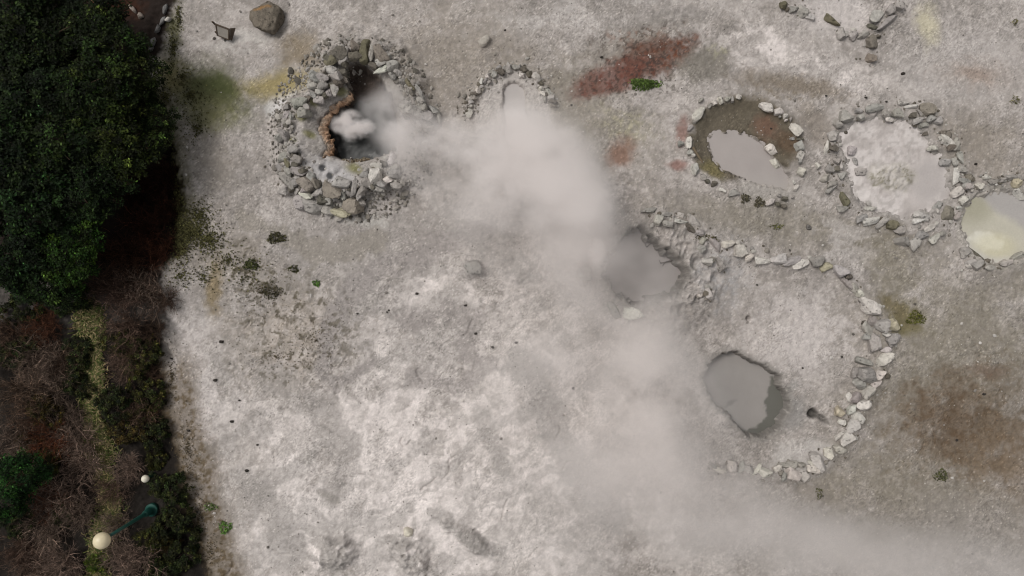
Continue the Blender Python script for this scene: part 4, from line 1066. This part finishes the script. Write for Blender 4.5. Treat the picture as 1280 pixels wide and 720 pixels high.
DG = (.62, .75, .6); OG = (1.0, 1.0, .7); BR = (1.1, .8, .6)
green = [
 (88,372,.9,(.8,1.2,.9),'dark green shrub below the bright green tree'),
 (25,385,.9,DG,'dark green shrub by the picture edge below the trees'),
 (95,440,.8,DG,'dark green shrub on the far side of the upper grass strip'),
 (92,480,.75,DG,'dark green shrub on the far side of the grass strip, second down'),
 (150,430,.75,OG,'olive shrub beside the upper grass strip'),
 (178,445,.85,OG,'olive shrub facing the pale crust, upper of the planted edge'),
 (145,505,.85,DG,'dark green shrub beside the middle of the grass strip'),
 (180,490,.9,OG,'olive shrub facing the pale crust, halfway down the planted edge'),
 (165,535,.95,BR,'brownish leafy shrub above the marker post'),
 (192,540,.75,DG,'dark green shrub facing the pale crust above the marker post'),
 (190,572,.6,OG,'small olive shrub touching the marker post'),
 (212,610,.85,DG,'dark green shrub beside the marker post and lamp foot'),
 (215,650,.95,DG,'dark green shrub beside the lamp foot'),
 (225,690,.95,DG,'dark green shrub near the bottom edge facing the pale crust'),
 (200,715,.8,DG,'dark green shrub cut by the bottom edge'),
 (190,672,.7,OG,'olive shrub between the lamp foot and the bottom edge'),
 (125,700,.55,(1.9,2.6,1.0),'bright fresh green shrub at the bottom edge of the grass strip'),
 (80,640,.6,DG,'dark green shrub half under the lamp globe'),
 (18,655,.8,DG,'dark green shrub on the picture edge below the dark tree'),
 (35,560,.7,BR,'brownish leafy shrub among leafless ones by the picture edge'),
 (60,580,.7,OG,'olive shrub among the leafless shrubs above the lamp globe'),
 (205,680,.6,BR,'small brownish shrub among the dark ones by the bottom edge'),
 (60,515,.8,BR,'brownish leafy shrub between leafless shrubs near the grass strip'),
 (20,440,.8,DG,'dark green shrub by the picture edge among grey shrubs'),
]
for i, (px, py, s, t, lab) in enumerate(green): green_shrub(px, py, s, t, lab, i)

# grass strip, creepers: uncountable
def blades(name, pts_px, size, cols, seedv, up=.5, label=None, cat='grass'):
    g = np.random.default_rng(seedv); n = len(pts_px)
    base = np.array([[*(at(px, py)[:2])] for px, py in pts_px])
    z = np.array([gz(a, b) for a, b in base])
    th = g.uniform(0, 6.283, n); L = size * g.uniform(.5, 1.3, n)
    d = np.stack([np.cos(th), np.sin(th)], -1)
    w = np.stack([-np.sin(th), np.cos(th)], -1) * (.010 + .05 * size)
    a0 = np.concatenate([base - w, z[:, None] - .01], 1); a1 = np.concatenate([base + w, z[:, None] - .01], 1)
    m = base + d * (L * .5)[:, None]
    b0 = np.concatenate([m - w * .8, (z + L * up)[:, None]], 1); b1 = np.concatenate([m + w * .8, (z + L * up)[:, None]], 1)
    t = np.concatenate([base + d * L[:, None], (z + L * up * .9)[:, None]], 1)
    v = np.stack([a0, a1, b1, b0, t, t + 1e-4], 1).reshape(-1, 3)
    k = np.arange(n)[:, None] * 6
    f = np.concatenate([k + [[0, 1, 2, 3]], k + [[3, 2, 5, 4]]], 0)
    cc = np.array(cols)[g.integers(len(cols), size=n)] * np.exp(g.normal(size=(n, 1)) * .3)
    o = link(name, mesh_from(name, v, f, M_leaf, False, np.repeat(cc, 6, 0)))
    return tag(o, label, cat, None, 'stuff')
gpath = np.array([(117,384),(116,410),(118,440),(116,470),(114,500),(118,530),(126,560),(134,590),(140,620),(136,655),(128,690),(124,720)], float)
pp = []
g = np.random.default_rng(61)
for _ in range(15000):
    t = g.uniform(0, len(gpath) - 1); i = min(int(t), len(gpath) - 2); q = gpath[i] + (gpath[i + 1] - gpath[i]) * (t - i)
    wd = 6 + 2.0 * math.sin(t * 2.3)
    if vn(np.array([t * 2.1]), np.array([.5]), 88)[0] < g.random() * .35: continue
    pp.append((q[0] + g.normal() * wd, q[1] + g.normal() * 6))
blades('grass', pp, .16, [(.16, .13, .06), (.09, .098, .03), (.055, .078, .018), (.22, .175, .09)], 62, .55, 'long yellow green grass along the middle of the planted strip')

def leafbed(name, spots, size, base, label, cat, seedv, kind='stuff', hgt=.06):
    g = np.random.default_rng(seedv); P = []
    for px, py, rx, ry, n in spots:
        for _ in range(n):
            a = g.uniform(0, 6.283); r = abs(g.normal()) * .55
            x_, y_ = px + math.cos(a) * r * rx, py + math.sin(a) * r * ry
            p = at(x_, y_)
            P.append((p.x, p.y, gz(p.x, p.y) + g.uniform(.01, hgt)))
    P = np.array(P); N = np.tile([0, 0, 1.0], (len(P), 1))
    K = np.array(base) * np.exp(g.normal(size=(len(P), 1)) * .45)
    v, f, c = leaves_np(P, N, size, K, g, .7)
    o = link(name, mesh_from(name, v, f, M_leaf, False, c))
    return tag(o, label, cat, None, kind)
leafbed('creeping_weeds', [(238,290,34,30,1300),(262,300,26,18,650),(225,310,18,30,600),(250,270,20,24,450),(222,278,12,34,500),(214,240,8,30,300),(285,325,40,24,220),(310,345,46,34,180),(246,160,22,30,260),(240,120,22,24,260),(228,96,16,22,160),(218,60,9,40,260),(224,20,7,26,120),(208,120,14,18,200),(212,205,10,60,200),(222,255,16,26,300),(228,345,26,22,160),(255,345,26,20,140)], .030, (.055, .052, .020), 'low dark creeping weeds spreading from the thicket over pale ground', 'weeds', 71)
leafbed('ground_litter', [(330,365,60,46,420),(395,425,60,60,260),(345,445,70,26,260),(235,560,20,60,420),(248,650,16,60,420),(215,470,12,60,260),(262,690,18,30,180)], .022, (.070, .055, .032), 'dark dead leaf litter speckled over pale ground beside the planted strip', 'leaf litter', 72, 'stuff', .03)

def tuft(px, py, rx, ry, n, base, size, label, seedv, nm='weed_tuft', hgt=.14):
    g = np.random.default_rng(seedv); p0 = at(px, py, .05); z = gz(p0.x, p0.y)
    P = []
    for _ in range(n):
        a = g.uniform(0, 6.283); r = math.sqrt(g.random()) * (1 + .25 * math.sin(3 * a + seedv)) * g.uniform(.75, 1.05)
        P.append((math.cos(a) * r * rx * S, math.sin(a) * r * ry * S, g.uniform(.01, hgt) * (1.15 - r)))
    P = np.array(P); P[:, 2] += np.array([gz(p0.x + q[0], p0.y + q[1]) for q in P]) - z
    K = np.array(base) * np.exp(g.normal(size=(n, 1)) * .45)
    v, f, c = leaves_np(P, np.tile([0, 0, 1.0], (n, 1)), size, K, g, .5)
    o = link(nm, mesh_from(nm, v, f, M_leaf, False, c), None, (p0.x, p0.y, z))
    return tag(o, label, 'weed', 'weed tufts on the bare ground')
tuft(806, 105, 21, 8, 420, (.055, .085, .020), .045, 'bright green weed tuft on the red stained ground', 1)
tuft(345, 297, 13, 8, 200, (.045, .042, .02), .04, 'dark round weed tuft on bare ground below the rock heap', 2)
tuft(313, 331, 10, 8, 180, (.045, .05, .018), .04, 'dark green weed tuft nearest the creeping weeds', 3)
tuft(366, 336, 7, 5, 90, (.05, .05, .022), .035, 'small dark weed tuft below the round one', 4)
tuft(395, 354, 5, 5, 80, (.07, .13, .03), .035, 'tiny bright green weed tuft left of the pale crust', 5)
tuft(338, 365, 15, 9, 200, (.045, .040, .022), .035, 'wide dark weed patch among litter below the round stones', 6)
tuft(280, 660, 9, 9, 140, (.075, .14, .03), .04, 'bright green weed tuft near the bottom of the planted strip', 7)
tuft(262, 634, 10, 6, 90, (.07, .10, .03), .035, 'thin green weed tuft just above the bright one by the planted strip', 8)
tuft(1146, 398, 13, 9, 170, (.085, .085, .022), .04, 'olive moss tuft beside the long curved wall', 9)
tuft(1176, 594, 9, 8, 150, (.065, .068, .028), .035, 'dark green weed tuft in a pale patch below the rust stain', 10)
tuft(1270, 27, 5, 5, 40, (.11, .10, .04), .03, 'tiny olive moss tuft near the top edge', 11)
tuft(971, 283, 10, 4, 60, (.085, .085, .03), .03, 'thin olive weed streak between the brown hollow and the long wall', 12)
tuft(1024, 617, 5, 8, 70, (.07, .07, .028), .03, 'small weed tuft below the bottom of the long wall', 13)
tuft(932, 248, 7, 6, 130, (.085, .075, .05), .035, 'dry dark weed tuft at the foot of the brown hollow ring', 14)
tuft(950, 253, 8, 7, 150, (.085, .075, .05), .035, 'dry dark weed tuft between stones below the brown hollow', 15)
tuft(1270, 125, 6, 6, 60, (.12, .11, .05), .03, 'olive moss spot on bare ground above the yellowish pool', 16)
tuft(882, 298, 16, 5, 110, (.075, .065, .03), .03, 'olive moss strip in the gap where the long wall begins', 17)

# ---------------------------------------------------------------- steam
def steam(label, balls, dens, nscale=.8, nlo=.34, nhi=.68, seedv=0., step=1.0, fringe=.30, wisp=2.6, alb=(.99, .957, .943)):
    """one plume: density is a sum of soft balls broken up by noise; the mesh is the plume's outline"""
    bm = bmesh.new()
    P3 = []
    for (px, py, z, rx, ry, rz, w) in balls:
        p = at(px, py, z); P3.append((p, rx, ry, rz, w))
        m = Matrix.Translation(p) @ Matrix.Diagonal((rx, ry, rz, 1))
        bmesh.ops.create_icosphere(bm, subdivisions=3, radius=1.0, matrix=m)
    for v in bm.verts: v.co.z = max(v.co.z, -.9)
    me = bpy.data.meshes.new('steam'); bm.to_mesh(me); bm.free()
    o = link('steam', me)
    md = o.modifiers.new('union', 'REMESH'); md.mode = 'VOXEL'; md.voxel_size = max(.06, min(b[3] for b in balls) * .12)
    dg = bpy.context.evaluated_depsgraph_get()
    me2 = bpy.data.meshes.new_from_object(o.evaluated_get(dg)); o.modifiers.clear(); o.data = me2
    mat, nt, out = newmat('steam_vapour')
    pv = node(nt, 'ShaderNodeVolumePrincipled'); pv.inputs['Color'].default_value = (*alb, 1)
    pv.inputs['Anisotropy'].default_value = 0.0
    nt.links.new(pv.outputs[0], out.inputs['Volume'])
    tc = node(nt, 'ShaderNodeTexCoord'); tot = None
    nz0 = node(nt, 'ShaderNodeTexNoise'); nz0.inputs['Scale'].default_value = nscale; nz0.inputs['Detail'].default_value = wisp; nz0.inputs['Roughness'].default_value = .55
    mp_ = node(nt, 'ShaderNodeMapping'); mp_.inputs['Location'].default_value = (seedv, seedv * 1.7, 3.1); mp_.inputs['Rotation'].default_value = (0, 0, R(35)); mp_.inputs['Scale'].default_value = (1.0, 1.35, .8)
    nt.links.new(tc.outputs['Object'], mp_.inputs[0]); nt.links.new(mp_.outputs[0], nz0.inputs['Vector'])
    for (p, rx, ry, rz, w) in P3:
        a = node(nt, 'ShaderNodeVectorMath', operation='SUBTRACT'); a.inputs[1].default_value = p
        nt.links.new(tc.outputs['Object'], a.inputs[0])
        d = node(nt, 'ShaderNodeVectorMath', operation='DIVIDE'); d.inputs[1].default_value = (rx, ry, rz)
        nt.links.new(a.outputs[0], d.inputs[0])
        l = node(nt, 'ShaderNodeVectorMath', operation='LENGTH'); nt.links.new(d.outputs[0], l.inputs[0])
        mr = node(nt, 'ShaderNodeMapRange'); mr.interpolation_type = 'SMOOTHERSTEP'
        mr.inputs[1].default_value = 1.0; mr.inputs[2].default_value = .15; mr.inputs[3].default_value = 0; mr.inputs[4].default_value = w
        nt.links.new(l.outputs['Value'], mr.inputs[0])
        tot = mr.outputs[0] if tot is None else math_n(nt, 'ADD', tot, mr.outputs[0])
    # noise eats the thin edge first
    nmap = node(nt, 'ShaderNodeMapRange'); nmap.inputs[1].default_value = nlo; nmap.inputs[2].default_value = nhi
    nmap.inputs[3].default_value = fringe * .15; nmap.inputs[4].default_value = 1.25; nmap.interpolation_type = 'SMOOTHSTEP'
    nt.links.new(nz0.outputs[0], nmap.inputs[0])
    dn = math_n(nt, 'MULTIPLY', tot, nmap.outputs[0]); dn = math_n(nt, 'MULTIPLY', dn, dens)
    nt.links.new(dn, pv.inputs['Density'])
    o.data.materials.clear(); o.data.materials.append(mat)
    mat.cycles.volume_step_rate = step if hasattr(mat.cycles, 'volume_step_rate') else 1
    return tag(o, label, 'steam', 'steam drifting from the hot springs', 'stuff')

steam('dense white puff boiling up from the black pool', [(424,156,-.1,.42,.36,.40,1),(438,150,.0,.50,.42,.45,1),(440,164,.05,.50,.40,.45,1),(456,160,.15,.44,.36,.4,.8)], 9, 2.6, .36, .62, 1.3)
steam('grey steam trailing from the black pool towards the horseshoe pool', [(468,135,.2,.75,.7,.7,.7),(488,120,.5,.85,.8,.7,.8),(500,150,.5,.9,1.4,.8,1.7),(487,165,.5,.95,.8,.8,1.0),(520,168,1.0,1.15,1.0,1.0,1),(560,180,1.4,1.4,1.1,1.1,1),(600,188,1.8,1.5,1.2,1.2,.9),(500,200,.8,.9,.8,.8,.6),(540,225,1.2,1.4,1.0,1.0,.4)], 1.05, .8, .28, .64, 4.2, wisp=4)
steam('thick pale steam plume rising from the horseshoe pool', [(640,152,.1,.95,.9,.8,1),(640,165,1.0,1.6,1.2,1.2,1),(672,180,1.7,1.7,1.4,1.3,1),(700,205,2.0,1.7,1.6,1.3,.95),(600,250,1.6,2.6,1.6,1.2,.28),(720,300,1.8,2.2,1.8,1.3,.35),(720,240,2.1,1.6,1.4,1.3,1),(745,268,2.2,1.2,1.2,1.1,.8),(630,215,1.7,1.7,1.3,1.2,.75),(670,255,2.0,2.0,1.4,1.3,.55),(690,160,1.6,2.0,1.6,1.2,.30),(640,250,1.8,2.6,1.8,1.3,.35)], 1.0, .7, .24, .64, 9.0, wisp=4)
steam('thin veil of steam drifting from the crater pool down across the ground', [(640,310,1.4,2.8,2.2,1.4,.45),(720,280,1.5,2.0,1.6,1.3,.5),(720,330,1.6,2.0,2.0,1.4,.8),(795,345,.6,1.8,1.6,1.1,1.15),(800,395,1.2,2.0,1.6,1.3,.8),(740,440,2.0,2.6,2.4,1.7,.75),(690,400,1.8,2.2,2.2,1.5,.6),(830,480,2.2,1.9,2.2,1.7,1.0),(850,555,2.4,2.2,2.4,1.8,1.1),(880,500,2.0,1.3,1.8,1.3,.9),(770,560,2.2,2.4,2.4,1.6,.7),(800,480,2.0,2.0,2.2,1.5,.9),(765,302,1.1,1.7,1.5,1.1,.85),(660,470,2.0,2.8,2.4,1.5,.35),(640,560,2.0,2.8,2.4,1.5,.30),(720,600,2.2,2.8,2.2,1.5,.45),(735,330,1.3,2.0,1.8,1.3,.8),(810,420,1.6,2.0,2.0,1.4,.7)], .44, .5, .24, .68, 2.2, wisp=4, fringe=.5, alb=(.955, .918, .899))
steam('broad pale veil of steam spreading along the bottom edge', [(780,590,2.4,3.0,2.4,1.7,.6),(880,640,2.4,3.0,2.4,1.7,1.0),(980,680,2.4,3.0,1.9,1.7,.9),(1080,690,2.3,3.0,1.7,1.6,.8),(1180,710,2.2,3.0,1.8,1.6,.8),(1290,730,2.2,3.0,1.9,1.6,.7),(700,690,2.4,2.6,2.0,1.6,.4)], .46, .40, .22, .68, 6.6, wisp=3.5, fringe=.5, alb=(.955, .918, .899))
steam('small bluish white jet of steam at the crater pool edge', [(745,327,.5,.26,.42,.6,.8),(746,313,1.1,.34,.5,.7,1)], 4.5, 2.5, .30, .6, 3.3)

# ---------------------------------------------------------------- camera, light
cam = bpy.data.cameras.new('camera'); co = bpy.data.objects.new('camera', cam); C.objects.link(co)
co.location = (0, 0, H); co.rotation_euler = (0, 0, 0)
cam.sensor_fit = 'HORIZONTAL'; cam.sensor_width = 36; cam.lens = 36 * H / (1280 * S); cam.clip_end = 2000; cam.clip_start = .1
sc = bpy.context.scene; sc.camera = co

EL, AZ = R(58), R(300)          # soft light from the upper left of the picture
sun = bpy.data.lights.new('sun', 'SUN'); sun.energy = 1.7; sun.angle = R(20); sun.color = (1, .96, .91)
so = bpy.data.objects.new('sun', sun); C.objects.link(so)
dirv = Vector((math.sin(AZ) * math.cos(EL), math.cos(AZ) * math.cos(EL), math.sin(EL)))
so.rotation_euler = dirv.to_track_quat('Z', 'Y').to_euler(); so.location = (-10, 6, 30)
w = bpy.data.worlds.new('World'); sc.world = w; w.use_nodes = True
nt = w.node_tree; bg = nt.nodes['Background']
sky = nt.nodes.new('ShaderNodeTexSky'); sky.sky_type = 'NISHITA'; sky.sun_disc = False
sky.sun_elevation = EL; sky.sun_rotation = AZ; sky.dust_density = 4; sky.air_density = 1.2
hs = nt.nodes.new('ShaderNodeHueSaturation'); hs.inputs['Saturation'].default_value = .08
nt.links.new(sky.outputs[0], hs.inputs['Color']); nt.links.new(hs.outputs[0], bg.inputs[0]); bg.inputs[1].default_value = .105

sc.render.engine = 'CYCLES'
sc.cycles.use_denoising = True
sc.cycles.max_bounces = 6; sc.cycles.diffuse_bounces = 2; sc.cycles.glossy_bounces = 2; sc.cycles.volume_bounces = 5
sc.cycles.filter_width = 1.15
sc.cycles.transparent_max_bounces = 8
sc.cycles.volume_step_rate = 1.0; sc.cycles.volume_max_steps = 64
sc.view_settings.view_transform = 'Standard'; sc.view_settings.look = 'None'; sc.view_settings.gamma = 1
sc.view_settings.exposure = 0.0
